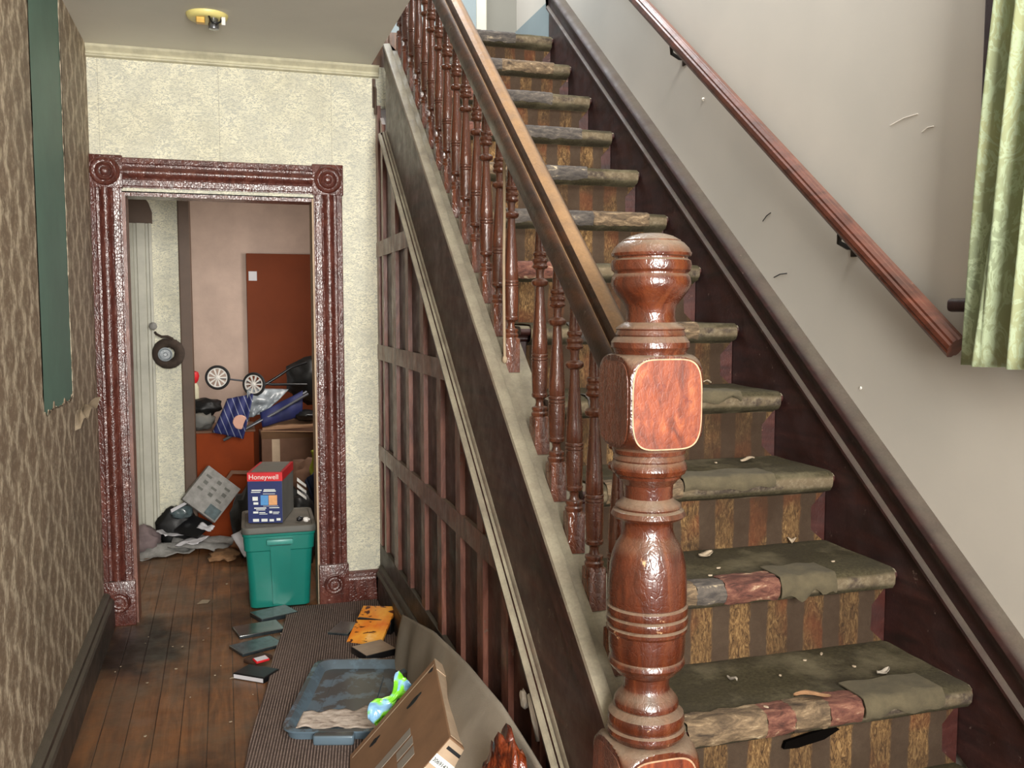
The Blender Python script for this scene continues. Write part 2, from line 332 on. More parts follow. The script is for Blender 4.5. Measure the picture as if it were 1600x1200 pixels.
# ------------------------------------------------------------------ geometry helpers
def link(name, bm, m, parent=None, smooth=None, label=None, cat=None, group=None, kind=None, local=False):
    me = bpy.data.meshes.new(name); bmesh.ops.recalc_face_normals(bm, faces=bm.faces)
    if smooth is not None:
        for f in bm.faces: f.smooth = True
    bm.to_mesh(me); bm.free(); me.materials.append(MT[m] if isinstance(m, str) else m)
    if smooth is not None and smooth < 180: me.set_sharp_from_angle(angle=R(smooth))
    o = bpy.data.objects.new(name, me); C.objects.link(o)
    if parent is not None:
        o.parent = parent
        if not local:
            p = parent
            while p.parent is not None: p = p.parent
            if parent is p: o.location = -p.location
    tag(o, label, cat, group, kind)
    return o
def tag(o, label=None, cat=None, group=None, kind=None):
    if label: o['label'] = label
    if cat: o['category'] = cat
    if group: o['group'] = group
    if kind: o['kind'] = kind
    return o
def thing(name, loc=(0, 0, 0), label=None, cat=None, group=None, rz=0, kind=None, rot=None):
    o = bpy.data.objects.new(name, None); C.objects.link(o); o.location = loc
    o.rotation_euler = rot if rot is not None else (0, 0, rz); o.empty_display_size = .05
    return tag(o, label, cat, group, kind)
def B(*a): return bmesh.new()
def box(bm, x0, x1, y0, y1, z0, z1, bev=0, seg=2):
    r = bmesh.ops.create_cube(bm, size=1)
    for v in r['verts']:
        v.co = Vector(((x0 + x1) / 2 + v.co.x * (x1 - x0), (y0 + y1) / 2 + v.co.y * (y1 - y0), (z0 + z1) / 2 + v.co.z * (z1 - z0)))
    if bev:
        es = list({e for v in r['verts'] for e in v.link_edges})
        bmesh.ops.bevel(bm, geom=es, offset=bev, segments=seg, affect='EDGES', profile=.5)
    return bm
def extr(bm, pts, vec, cap=True):
    a = [bm.verts.new(p) for p in pts]; b = [bm.verts.new(Vector(p) + Vector(vec)) for p in pts]
    n = len(pts)
    for i in range(n): bm.faces.new((a[i], a[(i + 1) % n], b[(i + 1) % n], b[i]))
    if cap:
        fs = [bm.faces.new(a), bm.faces.new(b[::-1])]
        bmesh.ops.triangulate(bm, faces=fs)
    return bm
def slab(bm, pts, vec, step=None): return extr(bm, pts, vec)
def lathe(bm, prof, c=(0, 0, 0), seg=32, sq=None):
    """prof: list of (z, r); sq: list of half sides or None -> clipped to a square prism"""
    rings = []
    for i, (z, r) in enumerate(prof):
        ring = []
        for j in range(seg):
            a = 2 * math.pi * (j + .0) / seg
            rr = r
            if sq and sq[i]: rr = min(r, sq[i] / max(abs(math.cos(a)), abs(math.sin(a))))
            ring.append(bm.verts.new((c[0] + rr * math.cos(a), c[1] + rr * math.sin(a), c[2] + z)))
        rings.append(ring)
    for a, b in zip(rings, rings[1:]):
        for j in range(seg): bm.faces.new((a[j], a[(j + 1) % seg], b[(j + 1) % seg], b[j]))
    bm.faces.new(rings[0][::-1]); bm.faces.new(rings[-1])
    return bm
def tube(bm, pts, r, seg=10, cap=True):
    pts = [Vector(p) for p in pts]; rings = []
    for i, p in enumerate(pts):
        d = (pts[min(i + 1, len(pts) - 1)] - pts[max(i - 1, 0)]).normalized()
        u = d.cross(Vector((0, 0, 1)) if abs(d.z) < .9 else Vector((1, 0, 0))).normalized(); v = d.cross(u)
        rr = r[i] if isinstance(r, (list, tuple)) else r
        rings.append([bm.verts.new(p + (u * math.cos(2 * math.pi * k / seg) + v * math.sin(2 * math.pi * k / seg)) * rr) for k in range(seg)])
    for a, b in zip(rings, rings[1:]):
        for j in range(seg): bm.faces.new((a[j], a[(j + 1) % seg], b[(j + 1) % seg], b[j]))
    if cap: bm.faces.new(rings[0][::-1]); bm.faces.new(rings[-1])
    return bm
def sheet(bm, f, nu, nv, th):
    """f(u,v)->Vector; closed sheet of thickness th"""
    g = [[Vector(f(i / nu, j / nv)) for j in range(nv + 1)] for i in range(nu + 1)]
    def nrm(i, j):
        a = g[min(i + 1, nu)][j] - g[max(i - 1, 0)][j]; b = g[i][min(j + 1, nv)] - g[i][max(j - 1, 0)]
        n = a.cross(b); return n.normalized() if n.length > 1e-9 else Vector((0, 0, 1))
    T = [[bm.verts.new(g[i][j]) for j in range(nv + 1)] for i in range(nu + 1)]
    Bt = [[bm.verts.new(g[i][j] - nrm(i, j) * th) for j in range(nv + 1)] for i in range(nu + 1)]
    for i in range(nu):
        for j in range(nv):
            bm.faces.new((T[i][j], T[i + 1][j], T[i + 1][j + 1], T[i][j + 1]))
            bm.faces.new((Bt[i][j], Bt[i][j + 1], Bt[i + 1][j + 1], Bt[i + 1][j]))
    for i in range(nu):
        bm.faces.new((T[i][0], Bt[i][0], Bt[i + 1][0], T[i + 1][0])); bm.faces.new((T[i][nv], T[i + 1][nv], Bt[i + 1][nv], Bt[i][nv]))
    for j in range(nv):
        bm.faces.new((T[0][j], T[0][j + 1], Bt[0][j + 1], Bt[0][j])); bm.faces.new((T[nu][j], Bt[nu][j], Bt[nu][j + 1], T[nu][j + 1]))
    return bm
def blob(bm, c, rx, ry, rz, amp=.25, fr=3.0, sub=3, seed=0):
    r = bmesh.ops.create_icosphere(bm, subdivisions=sub, radius=1)
    for v in r['verts']:
        k = 1 + amp * noise.noise(v.co * fr + Vector((seed * 7.3, seed, -seed)))
        v.co = Vector((c[0] + v.co.x * rx * k, c[1] + v.co.y * ry * k, c[2] + v.co.z * rz * k))
    return bm
def lerp(a, b, t): return a + (b - a) * t
def interp(tab, x):
    for (a, b), (c, d) in zip(tab, tab[1:]):
        if x <= c: return lerp(b, d, max(0, (x - a)) / (c - a))
    return tab[-1][1]
def text_bm(body, size, thick=.0006):
    cu = bpy.data.curves.new('t', 'FONT'); cu.body = body; cu.size = size; cu.extrude = thick
    o = bpy.data.objects.new('t', cu); C.objects.link(o)
    bpy.context.view_layer.update()
    dg = bpy.context.evaluated_depsgraph_get(); me = bpy.data.meshes.new_from_object(o.evaluated_get(dg))
    bm = bmesh.new(); bm.from_mesh(me); bpy.data.objects.remove(o); bpy.data.curves.remove(cu); bpy.data.meshes.remove(me)
    return bm

# ================================================================== SETTING
XL, XR, YF, ZC = -0.575, 1.675, 4.70, 2.70
XP = 0.76          # face of the stair panelling
SL = 0.7785        # rise / run
def struct(name, bm, m, parent=None, smooth=None): return link(name, bm, m, parent, smooth, kind='structure' if parent is None else None)

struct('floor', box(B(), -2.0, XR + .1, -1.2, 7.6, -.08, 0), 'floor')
struct('ceiling', box(B(), XL - .1, .72, -1.2, YF, ZC, 2.885), 'ceiling')
wl = struct('wall_left', box(B(), XL - .1, XL, -1.2, YF, 0, ZC), 'teal')
wf = B(); box(wf, XL, -.44, YF, YF + .14, 0, ZC); box(wf, .437, .80, YF, YF + .14, 0, ZC); box(wf, -.44, .437, YF, YF + .14, 2.045, ZC)
struct('wall_far', wf, 'farpaper')
# right wall with its high little window
WY0, WY1, WZ0, WZ1 = .75, 1.67, 1.54, 2.5
wr = B()
box(wr, XR, XR + .12, WY1, 6.4, 0, 5.4); box(wr, XR, XR + .12, -1.2, WY0, 0, 5.4)
box(wr, XR, XR + .12, WY0, WY1, 0, WZ0); box(wr, XR, XR + .12, WY0, WY1, WZ1, 5.4)
struct('wall_right', wr, 'wallpaint')
struct('ceiling_upper', box(B(), -.7, XR + .1, 1.6, 6.4, 5.4, 5.5), 'upwall')
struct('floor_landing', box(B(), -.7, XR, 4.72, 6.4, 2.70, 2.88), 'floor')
struct('wall_landing_far', box(B(), -.7, XR, 5.32, 5.42, 2.6, 5.4), 'upwall')
struct('wall_landing_left', box(B(), .62, .715, 2.6, 4.66, 2.886, 2.94), 'upwall')
# pale blue dado on the landing wall
struct('trim_dado', box(B(), XR - .012, XR, 4.72, 5.32, 2.88, 3.115), 'bluewhite')
dc = thing('door_2', (1.2, 5.32, 2.88), kind='structure')
link('door_casing', box(B(), 1.425, 1.485, 5.285, 5.32, 2.88, 4.9, .006), 'white', dc)
link('door_leaf', box(B(), .75, 1.425, 5.30, 5.32, 2.88, 4.9), 'bluewhite', dc)

# window casing, stool and pane
wn = thing('window_1', (XR, 1.2, WZ0), kind='structure')
bm = B(); box(bm, XR - .018, XR, WY1, WY1 + .075, 1.50, WZ1 + .09, .004); box(bm, XR - .018, XR, WY0 - .075, WY0, 1.50, WZ1 + .09, .004); box(bm, XR - .018, XR, WY0, WY1, WZ1, WZ1 + .09, .004)
link('window_casing', bm, 'skirt', wn)
link('window_stool', box(B(), XR - .06, XR, WY0 - .1, WY1 + .115, 1.495, 1.527, .01, 3), 'skirt', wn, 40)
bm = B(); box(bm, XR + .04, XR + .08, WY0, WY0 + .04, WZ0, WZ1); box(bm, XR + .04, XR + .08, WY1 - .04, WY1, WZ0, WZ1); box(bm, XR + .04, XR + .08, WY0 + .04, WY1 - .04, WZ0, WZ0 + .05); box(bm, XR + .04, XR + .08, WY0 + .04, WY1 - .04, WZ1 - .05, WZ1); box(bm, XR + .04, XR + .08, WY0 + .04, WY1 - .04, 2.0, 2.03)
link('window_sash', bm, 'skirt', wn)
link('window_pane', box(B(), XR + .058, XR + .062, WY0 + .03, WY1 - .03, WZ0 + .04, WZ1 - .04), 'glass', wn)

# crown moulding over the far wall
cp = [(0, 2.70), (-.035, 2.70), (-.03, 2.69), (-.012, 2.672), (-.012, 2.662), (-.02, 2.657), (-.018, 2.650), (0, 2.645)]
struct('trim_crown', extr(B(), [(XL, YF + a, z) for a, z in cp], (XP - XL, 0, 0)), 'cream')
# baseboards
bp = [(0, 0), (.034, 0), (.034, .125), (.030, .135), (.022, .142), (.020, .155), (.010, .165), (0, .167)]
struct('baseboard_left', extr(B(), [(XL + .004 + a * 1.3, -1.2, z) for a, z in bp], (0, YF + 1.17, 0)), 'base')
struct('baseboard_far', extr(B(), [(.575, YF - a * .8, z) for a, z in bp], (XP - .575, 0, 0)), 'casing')

# ---- left wallpaper: torn sheets over teal plaster
def jag(p0, p1, n, amp, seed, axis):
    out = []
    for i in range(n + 1):
        t = i / n; y = lerp(p0[0], p1[0], t); z = lerp(p0[1], p1[1], t)
        k = amp * (noise.noise(Vector((t * n * .35, seed, 0))) + .6 * noise.noise(Vector((t * n * .9, seed + 9, 0))))
        out.append((y + (k if axis == 'y' else 0), z + (k if axis == 'z' else 0)))
    return out
SY0, SY1, SZ = 3.345, 3.975, 1.155
def paper(bm, pts): extr(bm, [(XL, y, z) for y, z in pts], (.0035, 0, 0))
bm = B()
paper(bm, [(-1.2, .15)] + [(SY0, .15)] + jag((SY0, SZ), (SY0, ZC), 90, .022, 1, 'y') + [(-1.2, ZC)])
link('wallpaper_sheet', bm, 'leftpaper', wl)
bm = B(); paper(bm, [(YF, .15), (YF, ZC)] + jag((SY1, ZC), (SY1, SZ), 90, .020, 3, 'y') + [(SY1, .15)])
link('wallpaper_sheet', bm, 'leftpaper', wl)
bm = B(); paper(bm, [(SY0, .15), (SY1, .15)] + jag((SY1, SZ), (SY0, SZ), 40, .03, 5, 'z'))
link('wallpaper_sheet', bm, 'leftpaper', wl)
def tear(u, v):
    y = 4.02 + .30 * u; s_ = math.sin(u * math.pi) ** .5 if 0 < u < 1 else 0
    return (XL + .004 + v * v * .055 * (.25 + u * .9) * (1 if u > 0 else 0), y - .05 * v + .012 * math.sin(u * 9), 1.09 + .03 * u * v - .055 * v * (1 - u) + .012 * math.sin(u * 17 + v * 4))
link('torn_paper_curl', sheet(B(), tear, 14, 8, .0015), 'scrap', wl, 60, label='torn pale underside of the peeling wallpaper')

# ---- door casing, rosettes and plinths on the far wall
prof = [(0, 0), (0, .016), (.004, .020), (.026, .022), (.030, .013), (.040, .011), (.050, .020), (.058, .025), (.066, .027), (.074, .025), (.082, .020), (.092, .011), (.100, .013), (.103, .022), (.128, .019), (.131, .013), (.137, .012), (.137, 0)]
d1 = thing('door_1', (0, YF, 0), kind='structure')
link('door_casing', extr(B(), [(-.577 + a, YF - d, .215) for a, d in prof], (0, 0, 2.045 + .02 - .215)), 'casing', d1, 30)
link('door_casing', extr(B(), [(.571 - a, YF - d, .215) for a, d in prof], (0, 0, 2.045 + .02 - .215)), 'casing', d1, 30)
link('door_header', extr(B(), [(-.44, YF - d, 2.202 - a) for a, d in prof], (.877, 0, 0)), 'casing', d1, 30)
def rosette(cx, cz, h=.075):
    bm = B(); box(bm, cx - h, cx + h, YF - .024, YF, cz - h, cz + h, .004)
    o = link('corner_block', bm, 'casing', d1, 30)
    b2 = B(); prof2 = [(0, .066), (.006, .064), (.009, .058), (.005, .052), (.004, .044), (.009, .040), (.012, .034), (.006, .028), (.005, .022), (.012, .017), (.016, .008), (.016, .001)]
    lathe(b2, prof2, (0, 0, 0), 40)
    for v in b2.verts: v.co = Vector((cx + v.co.x, YF - .023 - v.co.z, cz + v.co.y))
    link('rosette', b2, 'casing', o, 50)
rosette(-.507, 2.135); rosette(.502, 2.135)
for cx in (-.507, .503):
    bm = B(); box(bm, cx - .074, cx + .074, YF - .036, YF, 0, .215, .004)
    o = link('plinth_block', bm, 'casing', d1, 30)
    b2 = B(); lathe(b2, [(0, .052), (.005, .05), (.007, .045), (.003, .040), (.003, .030), (.007, .026), (.004, .020), (.008, .010), (.008, .001)], (0, 0, 0), 36)
    for v in b2.verts: v.co = Vector((cx + v.co.x, YF - .035 - v.co.z, .115 + v.co.y))
    link('rosette', b2, 'casing', o, 50)
bm = B(); box(bm, -.447, -.425, YF + .0, YF + .14, 0, 2.05); link('door_jamb', bm, 'panelling', d1)
bm = B(); box(bm, .425, .447, YF + .0, YF + .14, 0, 2.05); link('door_jamb', bm, 'cardlight', d1)
bm = B(); box(bm, -.425, .425, YF + .0, YF + .14, 2.028, 2.05); link('door_head_jamb', bm, 'casing', d1)

# ---- back room
struct('wall_back_left', box(B(), -2.0, -.215, 6.2, 6.3, 0, 2.6), 'farpaper')
struct('wall_back', box(B(), -.9, 1.3, 7.4, 7.5, 0, 2.6), 'pinkwall')
struct('wall_back_side', box(B(), 1.2, 1.3, YF + .14, 7.4, 0, 2.6), 'pinkwall')
struct('ceiling_back', box(B(), -2.0, 1.3, YF + .14, 7.5, 2.46, 2.56), 'ceiling')
struct('wall_back_outer', box(B(), -2.1, -2.0, YF, 7.5, 0, 2.6), 'farpaper')
struct('wall_back_near', box(B(), -2.0, XL - .1, YF + .04, YF + .14, 0, 2.6), 'farpaper')
struct('trim_corner', box(B(), -.262, -.19, 6.165, 6.31, 0, 2.46, .006), 'browntrim')
bm = B()
cpf = [(0, 0), (0, .03), (.05, .034), (.055, .022), (.07, .022), (.075, .034), (.12, .036), (.125, .02), (.14, .02), (.145, .034), (.16, .034), (.16, 0)]
extr(bm, [(-.575 + a, 6.2 - d, 0) for a, d in cpf], (0, 0, 2.03))
d3 = thing('door_3', (-.6, 6.2, 0), kind='structure')
link('door_casing', bm, 'white', d3, 30)
link('door_lintel', extr(B(), [(-.62, 6.19, 2.03), (-.41, 6.19, 2.03), (-.41, 6.19, 2.10), (-.43, 6.19, 2.16), (-.47, 6.19, 2.21), (-.54, 6.19, 2.24), (-.62, 6.19, 2.25)], (0, .012, 0)), 'browntrim', d3)
bd = thing('door_4', (.4, 7.35, 0), kind='structure')
link('door_leaf', box(B(), .17, .92, 7.34, 7.385, 0, 1.925, .003), 'browndoor', bd)
link('tape_patch', box(B(), .185, .245, 7.332, 7.34, 1.72, 1.79), 'paper', bd, label='small white paper taped to the door edge')

# ================================================================== STAIRCASE
Y3, RUN, RISE = 1.696, .2665, .207
def ny(k): return Y3 + (k - 3) * RUN
stair = thing('staircase', (1.2, ny(1), 0), 'steep wooden staircase rising away between dark wall string and turned balusters', 'staircase')
NZ = [(0, 0), (-.018, -.001), (-.027, -.008), (-.029, -.016), (-.026, -.024), (-.018, -.030), (-.004, -.031), (-.002, -.036), (.004, -.037), (.004, -.042), (.009, -.048), (.014, -.05)]
for k in range(1, 15):
    y, z = ny(k) + .029, k * RISE
    pts = [(.884, y + RUN + .01, z), (.884, y, z)] + [(.884, y + a, z + b) for a, b in NZ[1:]] + [(.884, y + .03, z - .05), (.884, y + .03, z - .032), (.884, y + RUN + .01, z - .032)]
    link('tread', extr(B(), pts, (1.655 - .884, 0, 0)), 'stair_wood', stair, 35)
    link('riser', box(B(), .884, 1.655, y + .014, y + .034, z - RISE, z - .032), 'stair_wood', stair)
# wall string (skirting) on the right
def lev(l, y): return SL * y + l
ws0, ws1 = 1.0, 4.70
bm = B()
extr(bm, [(1.657, ws0, 0), (1.657, 4.70, 2.2), (1.657, 4.70, 3.11), (1.657, 4.662, 3.11), (1.657, 4.662, lev(-.60, 4.662)), (1.657, ws0, lev(-.60, ws0))], (.017, 0, 0))
ss = link('wall_string', bm, 'skirt', stair)
# moulding: section in (x, level)
mp = [(1.675, -.455), (1.650, -.462), (1.636, -.476), (1.632, -.492), (1.636, -.508), (1.646, -.524), (1.652, -.545), (1.652, -.575), (1.646, -.578), (1.640, -.586), (1.640, -.596), (1.647, -.604), (1.657, -.606), (1.675, -.606)]
bm = B(); extr(bm, [(x, ws0, lev(l, ws0)) for x, l in mp], (0, 4.70 - ws0, SL * (4.70 - ws0)))
link('string_moulding', bm, 'skirt', stair, 35)

# outer string with dusty cap, lower moulding
os0, os1 = 1.70, 4.40
def sw(bm, sec, y0=os0, y1=os1): return extr(bm, [(x, y0, lev(l, y0)) for x, l in sec], (0, y1 - y0, SL * (y1 - y0)))
link('outer_string', sw(B(), [(.745, -1.14), (.745, -.72), (.80, -.72), (.80, -1.14)]), 'stringer', stair)
link('string_cap', sw(B(), [(.738, -.730), (.733, -.726), (.733, -.700), (.737, -.694), (.764, -.690), (.769, -.694), (.771, -.765), (.800, -.768), (.803, -.748), (.880, -.748), (.884, -.80), (.738, -.80)]), 'stringer', stair, 40)
link('string_lower_moulding', sw(B(), [(.746, -1.160), (.716, -1.140), (.708, -1.122), (.707, -1.108), (.712, -1.103), (.719, -1.103), (.721, -1.110), (.725, -1.108), (.727, -1.098), (.734, -1.094), (.737, -1.098), (.741, -1.090), (.746, -1.086)]), 'stringer', stair, 40)

# panelling below (a wall of stiles and rails)
pan = thing('wall_spandrel', (XP, 3.2, 0), kind='structure')
def topz(y): return lev(-1.12, y)
bm = B(); extr(bm, [(XP, 1.62, 0), (XP, 4.70, 0), (XP, 4.70, 2.50), (XP, 1.62, topz(1.62))], (.04, 0, 0))
link('panel_board', bm, 'panel_back', pan)
for i, y1 in enumerate([4.432 + .12, 4.177 + .10, 3.882 + .068, 3.574 + .068, 3.277 + .068, 2.988 + .068, 2.705 + .068, 2.437 + .068, 2.16 + .068, 1.88 + .068]):
    y0 = [4.50, 4.177, 3.882, 3.574, 3.277, 2.988, 2.705, 2.437, 2.16, 1.88][i]
    bm = B(); extr(bm, [(XP, y0, .05), (XP, y1, .05), (XP, y1, min(topz(y1), 2.62)), (XP, y0, min(topz(y0), 2.62))], (-.017, 0, 0))
    link('stile', bm, 'panelling', pan)
link('stile', box(B(), XP - .017, XP, 4.64, 4.70, .05, 2.5), 'panelling', pan)
for z0, z1 in ((.745, .812), (1.255, 1.322), (1.765, 1.832)):
    ye = (z0 + 1.10) / SL
    bm = B(); extr(bm, [(XP, (z0 + 1.13) / SL, z0), (XP, 4.70, z0), (XP, 4.70, z1), (XP, (z1 + 1.13) / SL, z1)], (-.020, 0, 0)); bm.normal_update(); bmesh.ops.dissolve_limit(bm, angle_limit=.01, verts=bm.verts, edges=bm.edges); bmesh.ops.bevel(bm, geom=[e for e in bm.edges if all(v.co.x < XP - .01 for v in e.verts)], offset=.004, segments=2, affect='EDGES')
    link('rail', bm, 'panelling', pan)
link('bottom_rail', box(B(), XP - .019, XP, 1.75, 4.70, .16, .30, .003), 'base', pan)
bp2 = [(0, 0), (.03, 0), (.03, .13), (.026, .142), (.036, .15), (.036, .162), (.026, .172), (.022, .19), (.016, .2), (0, .202)]
struct('baseboard_stair', extr(B(), [(XP - .012 - a, 1.75, z) for a, z in bp2], (0, 4.64 - 1.75, 0)), 'base')

# ---- stair runner
run = thing('stair_runner', (1.25, ny(1), 0), 'threadbare striped carpet runner tacked down the middle of the stairs', 'stair carpet')
path = []
for k in range(1, 15):
    y, z = ny(k) + .029, k * RISE
    path += [(y + .012, z - RISE + .004), (y + .0125, z - RISE * .5), (y + .010, z - .062)]
    path += [(y - .002, z - .056), (y - .024, z - .050), (y - .034, z - .036), (y - .0365, z - .016), (y - .031, z - .002), (y - .018, z + .0045), (y, z + .0055)]
    if k < 14: path += [(y + RUN * .33, z + .005), (y + RUN * .66, z + .005), (y + RUN - .01, z + .007)]
    else: path += [(y + .12, z + .005)]
# densify
pp = [path[0]]
for a, b in zip(path, path[1:]):
    d = math.hypot(b[0] - a[0], b[1] - a[1]); n = max(1, int(d / .03))
    for i in range(1, n + 1): pp.append((lerp(a[0], b[0], i / n), lerp(a[1], b[1], i / n)))
def is_riser(z): return (z / RISE) % 1 < .69 and (z / RISE) % 1 > .08
def runner(u, v):
    i = min(int(round(u * (len(pp) - 1))), len(pp) - 1); y, z = pp[i]
    x = lerp(.915 + .012 * noise.noise(Vector((z * 6, 3, y * 5))), (1.608 if is_riser(z) else 1.646) + .008 * noise.noise(Vector((z * 5, 8, y * 7))), v)
    q = noise.noise(Vector((x * 7, y * 8, z * 8))); q2 = noise.noise(Vector((x * 22, y * 24, z * 24)))
    return (x, y - .0035 * abs(q) - .0015 * q2, z + .004 * abs(q) + .0012 * q2)
link('carpet', sheet(B(), runner, len(pp) - 1, 46, -.003), 'carpet', run, 50)
# threadbare patches and torn flaps over the nosings
def nose_patch(k, x0, x1, mname, drop=.045, back=.03, seed=0, lift=.003, label=None, nm='worn_nosing'):
    y, z = ny(k) + .029, k * RISE
    tp = [(-y * 0 + back, .0075), (0, .008), (-.018, .0075), (-.032, 0.0), (-.0375, -.016), (-.035, -.036), (-.025, -.051), (-.002, -.058)]
    tt = [(a, b) for a, b in tp]
    L = [0]
    for a, b in zip(tt, tt[1:]): L.append(L[-1] + math.hypot(b[0] - a[0], b[1] - a[1]))
    tot = L[-1]
    def at(s_):
        s_ = max(0, min(tot, s_))
        for i in range(len(L) - 1):
            if s_ <= L[i + 1]:
                t = (s_ - L[i]) / (L[i + 1] - L[i]); return lerp(tt[i][0], tt[i + 1][0], t), lerp(tt[i][1], tt[i + 1][1], t)
        return tt[-1]
    def f(u, v):
        x = lerp(x0, x1, u)
        e0 = .010 * (noise.noise(Vector((x * 30, seed, 1))) + .5); e1 = tot - .048 + drop * .5 + .014 * noise.noise(Vector((x * 26, seed, 5)))
        a, b = at(lerp(e0, e1, v)); q = .002 * noise.noise(Vector((x * 60, v * 9, seed)))
        return (x + .006 * noise.noise(Vector((v * 8, seed, u * 3))), y + a - lift - q, z + b + lift + q)
    return link(nm, sheet(B(), f, max(6, int((x1 - x0) / .012)), 14, -.002), mname, run, 60, label=label)
# (step, from, to, kind)
for i, (k, a, b, mm_) in enumerate([
    (3, .91, 1.10, 'worn_tan'), (3, 1.10, 1.17, 'worn_red'), (3, 1.17, 1.26, 'worn_tan'), (3, 1.26, 1.345, 'worn_red'),
    (4, .95, 1.07, 'worn_tan'), (4, 1.07, 1.15, 'worn_dark'), (4, 1.15, 1.30, 'worn_red'),
    (5, .95, 1.17, 'worn_tan'), (6, 1.0, 1.10, 'worn_dark'), (7, 1.04, 1.22, 'worn_dark'), (7, 1.28, 1.5, 'worn_tan'),
    (8, .95, 1.2, 'worn_red'), (9, 1.0, 1.34, 'worn_dark'), (9, 1.34, 1.57, 'worn_tan'), (10, .94, 1.2, 'worn_tan'), (10, 1.22, 1.42, 'worn_dark'),
    (11, .93, 1.22, 'worn_red'), (11, 1.22, 1.5, 'worn_dark'), (12, .95, 1.2, 'worn_red'), (12, 1.2, 1.46, 'worn_dark'),
    (13, .98, 1.3, 'worn_dark'), (13, 1.3, 1.56, 'worn_tan'), (14, .95, 1.25, 'worn_tan'), (14, 1.25, 1.45, 'worn_dark')]):
    nose_patch(k, a, b, mm_, .03 + .02 * rnd.random(), .02 + .02 * rnd.random(), i * 3.3)
def flap(k, x0, x1, drop, seed, mname='flap'):
    y, z = ny(k) + .029, k * RISE
    def f(u, v):
        x = lerp(x0, x1, u); s_ = v
        w_ = .5 + .5 * math.sin(math.pi * u) ; d = drop * (.7 + .5 * noise.noise(Vector((u * 4, seed, 0))))
        if s_ < .5: a, b = lerp(.06, -.03, s_ / .5), .014 + .002 * math.sin(u * 12)
        else:
            t = (s_ - .5) / .5; a, b = -.03 - .012 * math.sin(t * 2.4), .012 - d * t
        return (x, y + a - .006, z + b)
    link('loose_flap', sheet(B(), f, 16, 16, -.003), mname, run, 60)
flap(4, 1.30, 1.46, .075, 2); flap(3, 1.345, 1.56, .06, 4); flap(5, 1.17, 1.45, .05, 6); flap(6, 1.25, 1.5, .045, 8)
# dark rip in the lowest riser
bm = B()
y, z = ny(3) + .029 - .003, 3 * RISE - .062
extr(bm, [(1.165, y, z - .032), (1.20, y, z - .034), (1.27, y, z - .024), (1.31, y, z - .006), (1.29, y, z + .002), (1.22, y, z - .008), (1.17, y, z - .016)], (0, .008, 0))
link('rip', bm, 'hole', run, label='black hole ripped under the lowest nosing')

# ================================================================== BALUSTRADE
bal = thing('balustrade', (.80, 1.66, 0), 'turned red-brown balustrade with square-blocked newel post and dusty handrail', 'balustrade')
# newel: (picture row, half width px) -> z, r
K = .001283; Z0 = 1.649
NP = [(365, 1), (366, 20), (370, 34), (375, 43), (376, 45), (378, 46), (380, 50), (388, 58), (396, 62), (400, 61), (402, 56), (404, 56), (407, 61), (414, 62.5), (421, 61), (425, 57), (427, 57),
      (431, 60), (440, 62), (448, 60), (456, 55), (466, 47), (475, 40), (484, 38), (494, 38), (500, 40), (504, 47), (508, 53), (510, 54), (512, 52), (514, 53), (519, 55), (521, 53), (523, 56),
      (530, 61), (538, 61), (543, 57), (546, 56)]
prof_n, sq_n = [], []
def pz(py): return Z0 - (py - 365) * K
for py, hw in NP: prof_n.append((pz(py), hw * .00126)); sq_n.append(None)
def block(pt, pb, hs, dome=26, dome_b=26):
    n = 14
    for i in range(n + 1):
        t = i / n; prof_n.append((pz(lerp(pt, pt + dome, 1 - math.cos(t * math.pi / 2))), lerp(.070, hs * 1.375, math.sin(t * math.pi / 2)))); sq_n.append(hs)
    for i in range(n + 1):
        t = 1 - i / n; prof_n.append((pz(lerp(pb, pb - dome_b, 1 - math.cos(t * math.pi / 2))), lerp(.070, hs * 1.375, math.sin(t * math.pi / 2)))); sq_n.append(hs)
block(548, 690, .078, 34, 32)
for py, hw in [(690.5, 56), (694, 58), (700, 57), (702, 53), (705, 55), (709, 57), (712, 54), (716, 58), (724, 60), (731, 57), (734, 52), (738, 51), (742, 46), (750, 39), (760, 38), (770, 38), (775, 42), (780, 50),
               (784, 52), (787, 50), (790, 56), (797, 59), (801, 55), (803, 44), (806, 41), (812, 39.5), (822, 39.5), (832, 43), (845, 51), (858, 56), (875, 60), (900, 62), (928, 62.5), (936, 62), (938, 60), (941, 64), (947, 65), (952, 64), (954, 60),
               (957, 64), (963, 65.5), (968, 64), (970, 60), (973, 64), (978, 64), (982, 61), (1000, 61), (1015, 60), (1022, 58), (1025, 60), (1031, 61), (1037, 58), (1041, 52), (1046, 49), (1049, 42), (1053, 38), (1062, 36.5), (1070, 36.5), (1076, 39), (1082, 44), (1090, 50),
               (1096, 52), (1100, 52), (1103, 49), (1106, 53), (1112, 60), (1120, 62), (1128, 61), (1133, 58), (1136, 62), (1142, 63), (1148, 60), (1150, 57)]:
    prof_n.append((pz(py), hw * .00126)); sq_n.append(None)
block(1152, 1490, .083, 40, 3)
prof_n.append((.16, .2)); sq_n.append(.083); prof_n.append((0.0, .2)); sq_n.append(.083)
prof_n = [(z, r) for z, r in prof_n]
order = sorted(range(len(prof_n)), key=lambda i: prof_n[i][0])
bm = B(); lathe(bm, [prof_n[i] for i in order], (.80, 1.665, 0), 128, [sq_n[i] for i in order])
newel = link('newel_post', bm, 'newel_worn', bal, 32)
